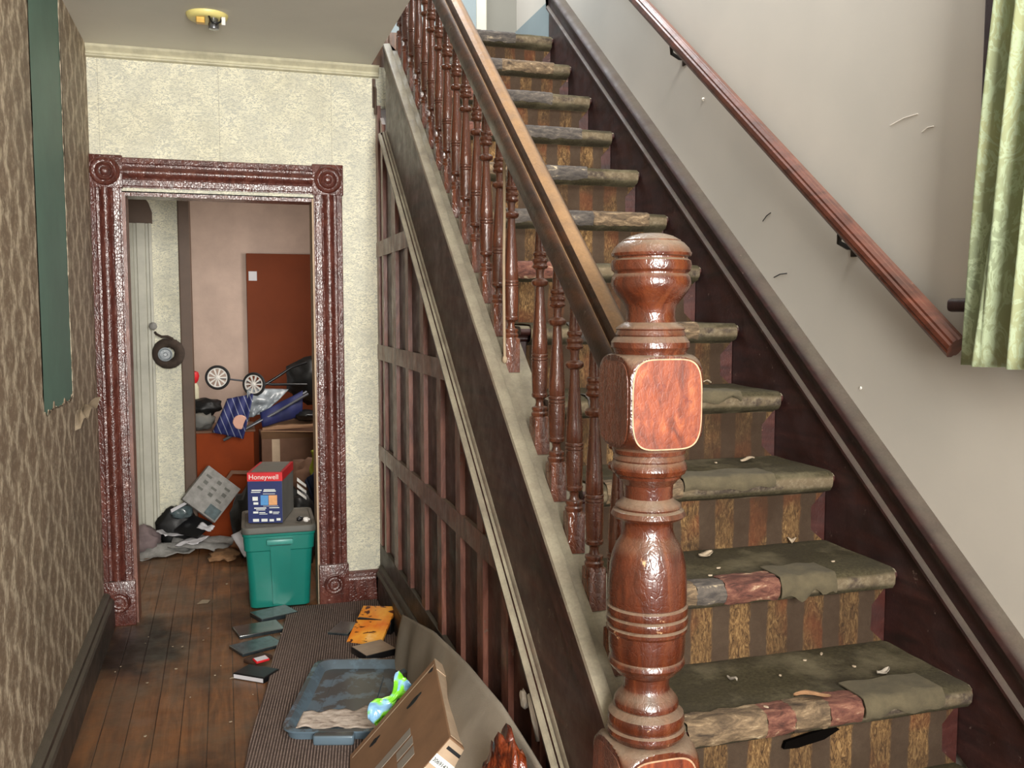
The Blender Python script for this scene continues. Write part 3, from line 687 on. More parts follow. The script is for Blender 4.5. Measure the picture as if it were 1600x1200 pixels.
# bare-grain face panels on the blocks: shallow inlays following the arched block face
def facepanel(zt, zb, hs, side, name='block_face'):
    n = 20; pts = []; ex, ez = hs * .90, (zt - zb) / 2; zc = (zt + zb) / 2
    for i in range(n * 4):
        a = 2 * math.pi * i / (n * 4); c_, s_ = math.cos(a), math.sin(a)
        pts.append((math.copysign(abs(c_) ** .42, c_) * ex, zc + math.copysign(abs(s_) ** .55, s_) * ez))
    if side == 'front':
        rim_ = B(); extr(rim_, [(.80 + a * 1.035, 1.665 - hs, zc + (z - zc) * 1.03) for a, z in pts], (0, -.0008, 0)); link('block_edge', rim_, 'wornedge', bal, label='pale chipped edge around the newel block face')
    bm = B()
    if side == 'front': extr(bm, [(.80 + a, 1.665 - hs, z) for a, z in pts], (0, -.0014, 0))
    else: extr(bm, [(.80 - hs, 1.665 + a, z) for a, z in pts], (-.0012, 0, 0))
    link(name, bm, side_m[side], bal, label='bare orange-grained front of the newel block' if side == 'front' else None)
MT['bare'] = varnished('bare_orange_newel_grain', srgb(70, 25, 12), srgb(122, 54, 26), srgb(164, 92, 50), .4, .2, .0, srgb(0, 0, 0), (34, 34, 14), .12, .25, srgb(96, 36, 22))
MT['wornedge'] = plain('pale_chipped_edge', srgb(186, 150, 118), .6, .5, 60, .3); side_m = {'front': 'bare', 'left': 'banister'}
facepanel(pz(555), pz(687), .0785, 'front'); facepanel(pz(558), pz(684), .078, 'left')
facepanel(pz(1166), .40, .083, 'front'); facepanel(pz(1166), .40, .083, 'left')

# handrail
y0, y1 = 1.71, 4.3
hs_ = [(.846, -.010), (.843, .012), (.834, .026), (.820, .033), (.806, .033), (.795, .028), (.7895, .018), (.788, -.004), (.784, -.004), (.782, .004), (.775, -.003), (.769, -.014), (.766, -.026), (.764, -.040), (.764, -.056), (.770, -.062), (.772, -.075), (.83, -.075), (.832, -.058), (.838, -.05), (.840, -.03), (.834, -.022), (.842, -.018)]
bm = B(); extr(bm, [(x, y0, lev(l, y0)) for x, l in hs_], (0, y1 - y0, SL * (y1 - y0)))
link('handrail', bm, 'handrail', bal, 35)
# balusters
BP = [(0, .0215, 1), (.100, .0215, 1), (.104, .0215, .0), (.107, .023, 0), (.113, .0235, 0), (.117, .020, 0), (.119, .020, 0), (.124, .0225, 0), (.129, .0215, 0), (.132, .013, 0), (.142, .0105, 0), (.150, .012, 0), (.154, .0175, 0), (.157, .0215, 0), (.164, .0225, 0), (.168, .020, 0),
      (.172, .0205, 0), (.20, .0218, 0), (.235, .0222, 0), (.255, .0222, 0), (.257, .0202, 0), (.259, .0228, 0), (.264, .0228, 0), (.266, .0202, 0), (.268, .0228, 0), (.273, .0228, 0), (.275, .0205, 0), (.278, .0218, 0),
      (.31, .0208, 0), (.36, .0178, 0), (.41, .0140, 0), (.445, .0118, 0), (.456, .0115, 0), (.459, .019, 0), (.463, .0225, 0), (.471, .0232, 0), (.476, .019, 0), (.479, .0115, 0), (.492, .0105, 0), (.503, .0125, 0), (.507, .020, 0), (.512, .022, 0), (.517, .0185, 0), (.520, .0185, 0), (.525, .0215, 0), (.531, .0205, 0), (.534, .0165, 0), (.538, .0165, 0),
      (.542, .0195, 0), (.548, .0185, 0), (.551, .0145, 0), (.60, .0125, 0), (.70, .0115, 0)]
bm = B()
lathe(bm, [(z, r * 1.42 if q else r) for z, r, q in BP], (0, 0, 0), 24, [r if q else None for z, r, q in BP])
first = None; nb = 0
for i in range(0, 20):
    if i == 5: continue                      # the missing baluster
    y = 1.865 + .1335 * i
    if first is None:
        first = link('baluster', bm, 'banister', bal, 38, local=True); o = first
    else:
        o = first.copy(); C.objects.link(o); o.parent = bal
    o.location = Vector((.822, y, lev(-.762, y))) - bal.location
    o.rotation_euler = (R(rnd.uniform(-.5, .5)), R(rnd.uniform(-.4, .4)), R(rnd.uniform(-4, 4)))

# cord hanging among the balusters
cpts = [(.80, 2.66, 1.95), (.798, 2.655, 1.90), (.797, 2.65, 1.78), (.795, 2.65, 1.66), (.795, 2.65, 1.55), (.796, 2.65, 1.45), (.797, 2.648, 1.36)]
bm = B(); tube(bm, cpts, .0045, 8); blob(bm, (.797, 2.648, 1.352), .008, .008, .012, .1)
tag(link('cord', bm, 'cord', None, 60), 'dusty cream cord hanging down through the stair balusters', 'cord')

# ---- wall handrail
wr_ = thing('wall_handrail', (1.6, 1.8, 1.4), 'round-edged dark red wooden handrail fixed to the pale right wall', 'handrail')
a = Vector((1.605, 1.735, 1.413)); b = Vector((1.605, 4.35, 1.413 + (4.35 - 1.735) * .752))
d = (b - a).normalized(); up = Vector((1, 0, 0)).cross(d).normalized()
if up.z < 0: up = -up
sec = []
for i in range(8):
    t = R(22.5 + 45 * i); sec.append(a + Vector((1, 0, 0)) * (.023 * math.cos(t)) + up * (.030 * math.sin(t)))
bm = B(); extr(bm, sec, b - a); bmesh.ops.bevel(bm, geom=[e for e in bm.edges if abs((e.verts[0].co - e.verts[1].co).normalized().dot(d)) > .99], offset=.006, segments=2, affect='EDGES')
link('rail', bm, 'wallrail', wr_, 35)
for t in (.16, .55, .93):
    p = a.lerp(b, t); bm = B(); tube(bm, [p - up * .03, p - up * .055 + Vector((.01, 0, 0)), p - up * .07 + Vector((.045, 0, 0)), p - up * .07 + Vector((.07, 0, 0))], .007, 10)
    q = p - up * .07; lathe(bm, [(0, .022), (.006, .02)], (0, 0, 0), 16) if False else box(bm, XR - .005, XR, q.y - .015, q.y + .015, q.z - .025, q.z + .025, .002)
    link('bracket', bm, 'black', wr_, 50)

# ---- curtain
cu = thing('curtain', (1.56, 1.3, 1.38), 'green brocade curtain with pale leaf pattern covering the small side window', 'curtain')
def cur(u, v):
    z = lerp(2.62, 1.378, v); y = lerp(1.555, .78, u) + (.115 * v ** .9) * (1 - u * 1.6)
    ph = u * 2 * math.pi * 11
    x = 1.575 + (.016 + .012 * v) * math.sin(ph + .6 * math.sin(z * 2.2)) + .008 * math.sin(ph * 2.3 + z * 2) - .015 * v
    return (x, y + .006 * math.cos(ph), z)
link('cloth', sheet(B(), cur, 260, 40, .0012), 'curtain', cu, 180)
bm = B(); tube(bm, [(1.60, .7, 2.60), (1.60, 1.75, 2.60)], .008); link('curtain_rod', bm, 'black', cu, 60)

# marks on the pale wall
wr_o = bpy.data.objects['wall_right']
def mark(p, q, r, m, label): 
    bm = B(); tube(bm, [(XR - .0008, p[0], p[1]), (XR - .0014, (p[0] + q[0]) / 2, (p[1] + q[1]) / 2 + .004), (XR - .0008, q[0], q[1])], r, 6); link('scuff', bm, m, wr_o, label=label)
mark((3.07, 2.2555), (3.065, 2.2565), .006, 'plaster', 'white chip of plaster'); mark((2.155, 1.282), (2.15, 1.283), .003, 'plaster', 'white chip of plaster')
mark((2.068, 1.980), (1.967, 1.990), .0014, 'plaster', 'thin white scratch'); mark((1.950, 1.942), (1.910, 1.949), .0014, 'plaster', 'thin white scratch')
mark((2.590, 1.603), (2.520, 1.613), .0016, 'ink', 'black hair-like mark'); mark((2.662, 1.786), (2.617, 1.809), .0014, 'ink', 'black hair-like mark')
# ---- ceiling light base
lt = thing('ceiling_light_base', (-.037, 4.09, 2.70), 'round yellowed ceiling light base with bare sockets, its shade missing', 'ceiling light')
bm = B(); lathe(bm, [(-.022, .060), (-.020, .072), (-.012, .080), (-.004, .083), (0, .083)], (-.037, 4.09, 2.70), 40)
link('base_ring', bm, 'brass', lt, 40)
bm = B(); box(bm, -.080, -.045, 4.045, 4.075, 2.655, 2.68, .003); link('brass_socket', bm, 'copper', lt)
bm = B(); lathe(bm, [(-.05, .012), (-.048, .02), (-.03, .022), (-.02, .018), (0, .018)], (-.012, 4.06, 2.685), 20); link('bulb_socket', bm, 'chrome', lt, 40)
bm = B(); tube(bm, [(-.03, 4.03, 2.68), (-.02, 4.02, 2.655), (.0, 4.02, 2.648), (.015, 4.03, 2.66), (.02, 4.04, 2.68)], .004, 8); link('wire', bm, 'black', lt, 60)
bm = B(); box(bm, .018, .034, 4.03, 4.045, 2.648, 2.68, .002); link('clip', bm, 'whiteplastic', lt)
# wall hook near the ceiling by the stairs
bm = B(); tube(bm, [(.735, 4.69, 2.60), (.735, 4.66, 2.60), (.737, 4.645, 2.58), (.737, 4.65, 2.50), (.738, 4.655, 2.46)], .006, 8); box(bm, .728, .745, 4.69, 4.70, 2.50, 2.64, .002)
tag(link('wall_hook', bm, 'browntrim', None, 60), 'small dark metal hook plate on the cream wallpaper beside the staircase', 'hook')

# ================================================================== FLOOR THINGS
def flatpoly(bm, pts, z, th): return extr(bm, [(x, y, z) for x, y in pts], (0, 0, th))
# ribbed mat
bm = B()
def matf(u, v):
    y = lerp(4.665, 2.0, v); xl = .281 + (4.727 - y) * (-.1504); x = lerp(xl + .004 * math.sin(y * 9), .716, u)
    return (x, y, .009 + .0015 * noise.noise(Vector((x * 5, y * 3, 0))))
sheet(bm, matf, 24, 60, .0085)
tag(link('floor_mat', bm, 'ribmat', None, 60), 'long brown ribbed floor mat lying beside the stair panelling', 'mat')
# carpet offcut curling up the panelling
def off(u, v):
    y = lerp(3.80, 1.78, u)
    zt = interp([(-3.8, .216), (-3.18, .352), (-2.69, .416), (-2.33, .440), (-2.02, .420), (-1.7, .40)], -y)
    bulge = interp([(-3.8, .01), (-3.3, .035), (-2.9, .06), (-2.6, .15), (-2.42, .17), (-2.25, .07), (-2.1, .02), (-1.7, .01)], -y)
    s_ = 1 - v
    x = .690 - bulge * math.sin(min(1, s_ * 1.15) * math.pi * .55) - .02 * s_ - .018 * s_ * math.sin(y * 17 + s_)
    z = .016 + (zt - .016) * v
    return (x - .004 * math.sin(y * 31) * s_, y, z)
tag(link('carpet_offcut', sheet(B(), off, 70, 24, .006), 'offcut', None, 180), 'stiff grey-brown carpet offcut curling up against the stair panelling', 'carpet piece')
# rust red floral cloth
bm = B(); blob(bm, (.625, 2.06, .235), .050, .13, .235, .35, 3.2, 4, 5)
tag(link('floral_cloth', bm, 'flower', None, 180), 'crumpled rust-red floral cloth heap in front of the carpet curl at the bottom edge', 'cloth')

# teal tote with lid
RT = R(-1.5)
tt = thing('storage_tote', (.243, 4.905, 0), 'teal plastic storage tote with dusty grey lid standing in the doorway', 'storage bin', rz=RT)
bm = B()
def rr(hx, hy, r, z, n=6):
    pts = []
    for cx, cy, a0 in ((hx - r, hy - r, 0), (-hx + r, hy - r, 90), (-hx + r, -hy + r, 180), (hx - r, -hy + r, 270)):
        for i in range(n + 1):
            a = R(a0 + 90 * i / n); pts.append((cx + r * math.cos(a), cy + r * math.sin(a), z))
    return pts
def loft(bm, rings, cap=True):
    V = [[bm.verts.new(p) for p in r] for r in rings]; n = len(V[0])
    for a, b in zip(V, V[1:]):
        for j in range(n): bm.faces.new((a[j], a[(j + 1) % n], b[(j + 1) % n], b[j]))
    if cap: bm.faces.new(V[0][::-1]); bm.faces.new(V[-1])
    return bm
loft(bm, [rr(.135, .175, .03, .002), rr(.147, .19, .035, .012), rr(.156, .198, .035, .20), rr(.163, .205, .035, .30), rr(.170, .210, .035, .305), rr(.174, .214, .035, .375), rr(.178, .218, .035, .378), rr(.180, .220, .035, .40)])
link('tub', bm, 'teal_tote', tt, 35, local=True)
bm = B(); extr(bm, [(-.035, -.208, .02), (.045, -.208, .02), (.055, -.225, .33), (-.045, -.225, .33)], (0, .03, 0)); link('front_rib', bm, 'teal_tote', tt, local=True)
bm = B(); box(bm, -.062, .066, -.240, -.205, .338, .364, .005); link('handle', bm, 'teal_light', tt, 40, local=True)
bm = B(); loft(bm, [rr(.183, .223, .04, .392), rr(.182, .227, .04, .396), rr(.182, .227, .04, .412), rr(.180, .220, .04, .424), rr(.165, .205, .035, .425), rr(.160, .20, .035, .420)]); link('lid', bm, 'totelid', tt, 35, local=True)

# carton on the tote
hb = thing('printed_carton', (.215, 4.95, .4255), 'navy and red printed product carton standing on the grey tote lid', 'box', rz=R(-13))
W, D_, H = .172, .34, .258
bm = B(); box(bm, -W / 2, W / 2, -D_ / 2, D_ / 2, 0, H - .002, .002); link('carton_body', bm, 'greycarton', hb, local=True)
bm = B(); box(bm, -W / 2 + .001, W / 2 - .001, -D_ / 2 - .0015, -D_ / 2 + .002, .001, H - .045); link('front_print', bm, 'navy', hb, local=True)
bm = B(); box(bm, -W / 2 - .001, W / 2 + .0015, -D_ / 2 - .002, D_ / 2, H - .044, H - .0005); f_ = link('red_band', bm, 'red', hb, local=True)
bm = B(); box(bm, -W / 2 + .014, W / 2 - .012, -D_ / 2 + .02, D_ / 2 - .01, H - .003, H + .001); link('top_panel', bm, 'greycarton', hb, local=True)
def put_text(body, size, x, y, z, m, parent, name='lettering', sx=1):
    bm = text_bm(body, size)
    for v in bm.verts: v.co = Vector((x + v.co.x * sx, y - v.co.z, z + v.co.y))
    return link(name, bm, m, parent, local=True)
fy = -D_ / 2 - .003
put_text('Honeywell', .0345, -W / 2 + .006, fy, H - .034, 'whiteplastic', hb)
bars = B()
for (x, z, w_, h_) in [(-.066, .165, .05, .006), (-.068, .156, .045, .004), (-.005, .168, .055, .005), (-.008, .160, .062, .006), (-.062, .115, .026, .02), (-.058, .095, .024, .012), (-.055, .074, .06, .006), (-.045, .066, .045, .004), (.02, .076, .05, .004),
                       (-.06, .05, .025, .01), (-.03, .052, .03, .004), (-.03, .045, .04, .003), (.02, .05, .014, .012), (.038, .053, .032, .004), (.038, .046, .028, .003), (-.062, .008, .03, .014), (-.02, .008, .03, .014), (.02, .008, .022, .012), (.055, .012, .02, .012), (-.01, .148, .06, .0025), (-.01, .086, .075, .0015)]:
    box(bars, x, x + w_, fy, fy + .002, z, z + h_)
link('fine_print', bars, 'sticker', hb, local=True)
bm = B(); box(bm, -.022, .016, fy - .0005, fy + .002, .092, .142); link('blue_picture', bm, 'lightblue', hb, local=True)
bm = B(); box(bm, .018, .06, fy - .0005, fy + .002, .092, .142); link('orange_picture', bm, 'orangeprint', hb, local=True)
# knob pieces on the lid
for i, (x, y) in enumerate([(.345, 4.78), (.375, 4.755)]):
    bm = B(); blob(bm, (x, y, .437), .016, .013, .012, .5, 4, 3, i)
    tag(link('small_knick_knack', bm, ['black', 'whiteplastic'][i], None, 60), ['tiny black trinket on the tote lid, beside the printed carton', 'tiny white trinket near the right front corner of the tote lid'][i], 'trinket')

# tote lid on the mat
ang = math.atan2(.616, .18) - math.pi / 2
tl = thing('tote_lid', (.43, 3.455, .010), 'upturned slate-blue plastic tote lid with pale residue lying on the ribbed mat', 'lid', rz=ang)
bm = B(); hx, hy = .185, .325
loft(bm, [rr(hx - .02, hy - .02, .05, .001), rr(hx - .004, hy - .004, .055, .006), rr(hx, hy, .06, .032), rr(hx + .012, hy + .012, .065, .036), rr(hx + .012, hy + .012, .065, .042), rr(hx - .006, hy - .006, .055, .044), rr(hx - .022, hy - .022, .045, .030), rr(hx - .035, hy - .035, .04, .016), rr(hx - .085, hy - .10, .03, .015), rr(hx - .088, hy - .103, .03, .019), rr(hx - .094, hy - .109, .03, .019)])
link('lid_tray', bm, 'bluelid', tl, 40, local=True)
bm = B(); box(bm, -.075, .065, -hy - .045, -hy - .005, .006, .042, .008, 3); link('handle_tab', bm, 'bluelid', tl, 40, local=True)
def resid(u, v):
    x = lerp(-.155, .13, u); yb = -.265 + .03 * noise.noise(Vector((u * 5, 1, 0))); yt = -.13 + .03 * u + .045 * noise.noise(Vector((u * 7, 4, 0)))
    return (x, lerp(yb, yt, v), .0235 + .002 * noise.noise(Vector((u * 12, v * 6, 2))))
link('residue', sheet(B(), resid, 40, 14, .004), 'residue', tl, 180, local=True, label='pale torn paper residue stuck inside the lid')

# cardboard carton leaning by the curl
A_ = Vector((.641, 2.95, .340)); B_ = Vector((.561, 2.382, .340)); C0 = Vector((.4337, 2.9792, .1090))
e2 = (B_ - A_); e1 = (C0 - A_) * 1.34; nn = e2.cross(e1).normalized()
if nn.x < 0: nn = -nn
TH = .074
ct = thing('shipping_carton', A_ + e1, 'long flat brown shipping carton leaning on its edge beside the curled carpet', 'box')
def quadbox(o, a, b, c, bev=0):
    bm = B(); r = bmesh.ops.create_cube(bm, size=1)
    for v in bm.verts: v.co = o + a * (v.co.x + .5) + b * (v.co.y + .5) + c * (v.co.z + .5)
    if bev: bmesh.ops.bevel(bm, geom=list(bm.edges), offset=bev, segments=2, affect='EDGES', profile=.5)
    return bm
link('carton_body', quadbox(A_, e1, e2, nn * TH, .003), 'card', ct)
link('top_flap', quadbox(A_ + nn * .004 - e1.normalized() * .0015, e1.normalized() * .0015, e2 * .97, nn * (TH - .010)), 'cardlight', ct)
link('end_flap', quadbox(A_ - e1.normalized() * .004 - e2.normalized() * .002, e1.normalized() * .003, e2 * .16, nn * (TH + .002)), 'cardlight', ct)
u1, u2 = e1.normalized(), e2.normalized()
def onface(p1, p2, l1, l2, name, m, lift=.0012):      # on the broad face: p1 along e1, p2 along e2 (m)
    link(name, quadbox(A_ + u1 * p1 + u2 * p2 - nn * lift, u1 * l1, u2 * l2, nn * lift), m, ct)
onface(.004, .035, .40, .006, 'crease', 'cardlight', .0005); 
onface(.14, .275, .26, .045, 'tape_strip', 'tape'); onface(.135, .335, .07, .05, 'tape_strip', 'tape'); onface(.135, .40, .07, .05, 'tape_strip', 'tape')
def torn(c1, c2, r1, r2, sd):
    bm = B(); pts = []
    for i in range(16):
        a = 2 * math.pi * i / 16; k = .6 + .8 * abs(noise.noise(Vector((math.cos(a) * 1.5, math.sin(a) * 1.5, sd))))
        pts.append(A_ + u1 * (c1 + r1 * k * math.cos(a)) + u2 * (c2 + r2 * k * math.sin(a)) - nn * .0008)
    extr(bm, pts, nn * .0008); link('stain', bm, 'ink', ct)
torn(.11, .13, .045, .022, 1); torn(.02, .055, .014, .014, 2); torn(.30, .10, .03, .02, 5)
# near end face with labels
def onend(p1, p3, l1, l3, name, m, lift=.001): link(name, quadbox(B_ + u1 * p1 + nn * p3, u1 * l1, nn * l3, u2 * lift), m, ct)
onend(.004, .002, .40, TH - .004, 'end_panel', 'cardlight', .0006)
onend(.055, .001, .032, TH - .002, 'address_label', 'sticker', .0012); onend(.105, .001, .034, TH - .002, 'address_label', 'sticker', .0012)
onend(.020, .012, .010, TH - .024, 'barcode', 'ink', .0012)
bm = text_bm('3069143', .0165)
for v in bm.verts: v.co = B_ + nn * (.003 + v.co.x * .86) + u1 * (.077 - v.co.y) + u2 * (.0016 + v.co.z)
link('handwriting', bm, 'ink', ct)

# green wrapper tucked behind the carton
def wrp(u, v):
    p = Vector((.575, 3.055, .235)).lerp(Vector((.45, 3.06, .105)), u); wd = .062 + .03 * math.sin(u * 9 + 1)
    return p + Vector((-.6, 0, .75)) * (wd * (v - .3)) + Vector((0, .012 * noise.noise(Vector((u * 6, v * 4, 0))) - .02, .010 * noise.noise(Vector((u * 9, v * 5, 3)))))
tag(link('snack_wrapper', sheet(B(), wrp, 30, 12, .002), 'bag_green', None, 180), 'bright green and blue crinkled wrapper tucked behind the brown shipping carton', 'wrapper')
bm = B(); blob(bm, (.700, 2.74, .335), .022, .03, .035, .5, 2.2, 3, 4); tube(bm, [(.697, 2.74, .36), (.70, 2.71, .335), (.685, 2.72, .27), (.678, 2.73, .235)], .003, 6)
tag(link('crumpled_bag', bm, 'greypaper', None, 180), 'small grey crumpled bag with white string between carton and carpet curl', 'bag')
bm = B(); blob(bm, (.742, 2.29, .462), .007, .026, .026, .4, 2, 3, 6); tube(bm, [(.744, 2.25, .49), (.743, 2.22, .475), (.743, 2.19, .445), (.744, 2.17, .40)], [.006, .011, .012, .009], 10)
tag(link('white_rag', bm, 'plaster', None, 180), 'scrap of white cloth poking up behind the carpet curl against the panelling', 'rag')
bm = B(); tube(bm, [(.70 + .0 * i, 3.83 + .028 * math.cos(i * .45), .030 + .016 * math.sin(i * .45)) for i in range(10)], .006, 8)
tag(link('tape_ring', bm, 'greypaper', None, 60), 'small pale strap loop standing on the ribbed mat behind the tote lid', 'strap')

# books and cases
def case(name, loc, rz, sx, sy, th, m, label, cat='case', rot=None, spine=None, group=None):
    t = thing(name, loc, label, cat, group, rot=rot or (0, 0, rz))
    bm = B(); box(bm, -sx / 2, sx / 2, -sy / 2, sy / 2, 0, th, min(.003, th * .3)); link('cover', bm, m, t, 40, local=True)
    bm = B(); box(bm, -sx / 2 + .004, sx / 2 - .004, -sy / 2 + .004, sy / 2 - .004, th, th + .0008); link('printed_sleeve', bm, spine or m, t, local=True)
    return t
case('disc_case', (.20, 4.60, .0), R(22), .19, .14, .022, 'dvd', 'dark glossy disc case touching the tote, nearest of the cases to it', 'disc case', spine='dvd2', group='disc cases beside the mat')
case('disc_case', (.12, 4.405, .0), R(12), .21, .15, .016, 'dvd', 'dark rounded disc case lying between the tote and the slate one', 'disc case', group='disc cases beside the mat')
case('disc_case', (.105, 4.185, .0), R(24), .20, .14, .014, 'dvd', 'slate-printed disc case lying at the edge of the mat', 'disc case', spine='dvd2', group='disc cases beside the mat')
case('wallet', (.105, 4.02, .0), R(40), .10, .07, .018, 'brownfloor_item', 'small brown leather wallet lying just below the slate disc case', 'wallet')
c5 = case('paperback_book', (.092, 3.845, .0), R(-38), .15, .105, .024, 'black', 'black book with white page edges at the left edge of the mat', 'book')
bm = B(); box(bm, -.071, .071, -.0535, -.051, .004, .02); link('pages', bm, 'paper', c5, local=True)
c6 = case('playing_card_box', (.115, 3.95, .026), R(25), .06, .04, .010, 'red', 'tiny red and white box resting on the black book', 'box', spine='paper', rot=(R(8), 0, R(25)))
case('disc_case', (.50, 4.26, .011), R(62), .16, .10, .016, 'dvd', 'black disc case half under the orange book', 'disc case')
ob = thing('orange_book', (.605, 4.13, .045), 'bright orange illustrated paperback propped at a slant on the ribbed mat', 'book', rot=(R(24), R(-3), R(-30)))
bm = B(); box(bm, -.082, .082, -.17, .145, 0, .016, .002); link('cover', bm, 'bookorange', ob, 40, local=True)
bm = B(); box(bm, -.079, .079, -.173, -.168, .003, .013); link('pages', bm, 'paper', ob, local=True)
case('disc_case', (.655, 4.215, .011), R(-30), .165, .12, .072, 'black', 'thick black case propping up the far end of the orange paperback', 'disc case')
fb = case('tan_book', (.585, 3.91, .011), R(20), .15, .14, .034, 'black', 'tan-covered book with dark sides lying just above the upturned tote lid', 'book', spine='flatcover')

# scraps on floor and mat
def scrap(name, loc, s, m, label, cat, group=None, th=.0012, seed=0, rot=None, n=7):
    bm = B(); pts = []
    for i in range(n):
        a = 2 * math.pi * i / n + .4 * noise.noise(Vector((i * 1.7, seed, 0))); k = .65 + .6 * abs(noise.noise(Vector((i * 2.3, seed * 1.9, 4))))
        pts.append((s[0] * k * math.cos(a), s[1] * k * math.sin(a), .0))
    extr(bm, pts, (0, 0, th))
    o = link(name, bm, m, None); o.location = loc; o.rotation_euler = rot or (R(rnd.uniform(-4, 4)), R(rnd.uniform(-4, 4)), rnd.uniform(0, 6.28))
    return tag(o, label, cat, group)
tag(scrap('paper_scrap', (.015, 3.86, .003), (.034, .022), 'scrap', None, None, n=4, rot=(0, 0, R(20))), 'cream square paper scrap on the floorboards left of the black book', 'scrap')
tag(scrap('paper_scrap', (-.13, 4.93, .003), (.05, .045), 'scrap', None, None, n=4, rot=(0, 0, R(30))), 'dull paper square on the floor in the doorway', 'scrap')
GP = 'tiny pale crumbs on the floorboards'
for i, (x, y) in enumerate([(-.466, 4.06), (-.30, 3.40), (-.107, 4.50), (-.124, 4.343), (-.366, 4.46), (-.373, 4.377), (-.226, 4.02), (-.253, 4.298), (-.048, 4.0), (-.012, 3.43), (.073, 3.655), (-.212, 4.286), (-.07, 3.9), (-.02, 5.22), (.12, 5.6), (-.16, 3.7), (-.33, 3.9), (-.45, 4.115)]):
    scrap('plaster_crumb', (x, y, .003), (.003 + .007 * rnd.random(), .003 + .005 * rnd.random()), 'scrap', 'tiny pale crumb lying on the dark floorboards', 'crumb', GP, .002, i * 3.1)
for i, (x, y) in enumerate([(.219, 4.30), (.39, 4.116), (.144, 3.50), (.457, 4.60), (.40, 4.03), (.30, 4.2)]):
    scrap('mat_crumb', (x, y, .012), (.007, .005), 'plaster', 'tiny white crumb lying on the ribbed brown mat', 'crumb', 'tiny crumbs on the mat', .002, i * 2.2)
# litter on the steps
def leaf(loc, l, wd, rz, label, m='leaf', seed=0):
    def f(u, v):
        ww = wd * math.sin(math.pi * min(1, max(0, u))) ** .7 + .0008
        return (l * (u - .5), ww * (v - .5) * (1 + .4 * noise.noise(Vector((u * 9, seed, 0)))), .006 + .012 * abs(v - .5) + .004 * math.sin(u * 5 + seed))
    o = link('dry_leaf', sheet(B(), f, 14, 4, .0008), m, None, 180); o.location = loc; o.rotation_euler = (0, 0, rz); return tag(o, label, 'leaf')
leaf((1.244, 1.735, .628), .085, .022, R(-14), 'long curled brown leaf on the lowest step in view')
leaf((1.487, 1.80, .629), .05, .016, R(20), 'dark crumpled leaf near the right end of the lowest step in view', 'offcut', 2)
leaf((1.224, 2.19, .836), .045, .03, R(10), 'pale tan leaf fragment on the second step in view, beside the newel', 'scrap', 3)
leaf((1.50, 2.44, 1.042), .05, .02, R(5), 'pale oval leaf at the back right of the third step in view', 'scrap', 4)
leaf((1.535, 2.255, .836), .03, .02, R(60), 'small yellowish leaf against the riser of the second step in view', 'scrap', 5)
leaf((1.56, 2.80, 1.249), .03, .015, R(0), 'small pale leaf fragment on the fourth step in view', 'scrap', 6)
leaf((1.12, 1.87, .629), .035, .006, R(100), 'thin dark twig-like leaf on the lowest step near the newel', 'offcut', 7)
for i, (x, y, z) in enumerate([(1.426, 1.955, .63), (1.247, 1.865, .63), (1.116, 1.72, .63), (1.521, 2.046, .837), (1.146, 2.026, .837), (1.30, 2.3, 1.044), (1.393, 2.44, 1.044), (1.452, 1.86, .63), (1.36, 1.93, .63), (1.2, 2.08, .837)]):
    scrap('step_crumb', (x, y, z), (.007 * rnd.random() + .003, .004), 'scrap', 'tiny pale crumb lying on the dusty stair carpet', 'crumb', 'tiny crumbs on the stair carpet', .003, i * 1.7)

# ================================================================== BACK ROOM CLUTTER (dark colours stand in for its unlit depth)
# tyre hanging on the wallpapered wall
ty = thing('hanging_wheel', (-.335, 6.13, 1.235), 'brown shaggy small wheel with pale hub hanging on the back room wall', 'wheel')
bm = B(); nseg = 48
for i in range(nseg): pass
def tor(u, v):
    a = 2 * math.pi * u; b = 2 * math.pi * v; r = .066 + .030 * math.cos(b) + .003 * noise.noise(Vector((math.cos(a) * 9, math.sin(a) * 9, v * 9)))
    return (-.335 + r * math.cos(a), 6.145 + .032 * math.sin(b), 1.23 + r * math.sin(a))
def loop_surface(f, nu, nv):
    bm = B(); g = [[bm.verts.new(f(i / nu, j / nv)) for j in range(nv)] for i in range(nu)]
    for i in range(nu):
        for j in range(nv): bm.faces.new((g[i][j], g[(i + 1) % nu][j], g[(i + 1) % nu][(j + 1) % nv], g[i][(j + 1) % nv]))
    return bm
link('tyre', loop_surface(tor, 60, 14), 'tyre', ty, 180)
bm = B(); lathe(bm, [(0, .042), (.012, .043), (.014, .036), (.006, .030), (.006, .014), (.02, .010), (.02, .001)], (0, 0, 0), 28)
for v in bm.verts: v.co = Vector((-.352 + v.co.x, 6.122 - v.co.z, 1.225 + v.co.y))
link('hub', bm, 'greyfilm', ty, 40)
bm = B(); tube(bm, [(-.41, 6.16, 1.36), (-.40, 6.12, 1.35), (-.37, 6.11, 1.335), (-.335, 6.115, 1.335), (-.305, 6.115, 1.32)], .008, 8); link('strap', bm, 'tyre', ty, 60)
bm = B(); lathe(bm, [(0, .012), (.03, .012), (.04, .022), (.055, .024), (.065, .015), (.066, .001)], (0, 0, 0), 20)
for v in bm.verts: v.co = Vector((-.418 + v.co.x, 6.168 - v.co.z, 1.40 + v.co.y))
link('door_knob', bm, 'greypaper', d3, 50)

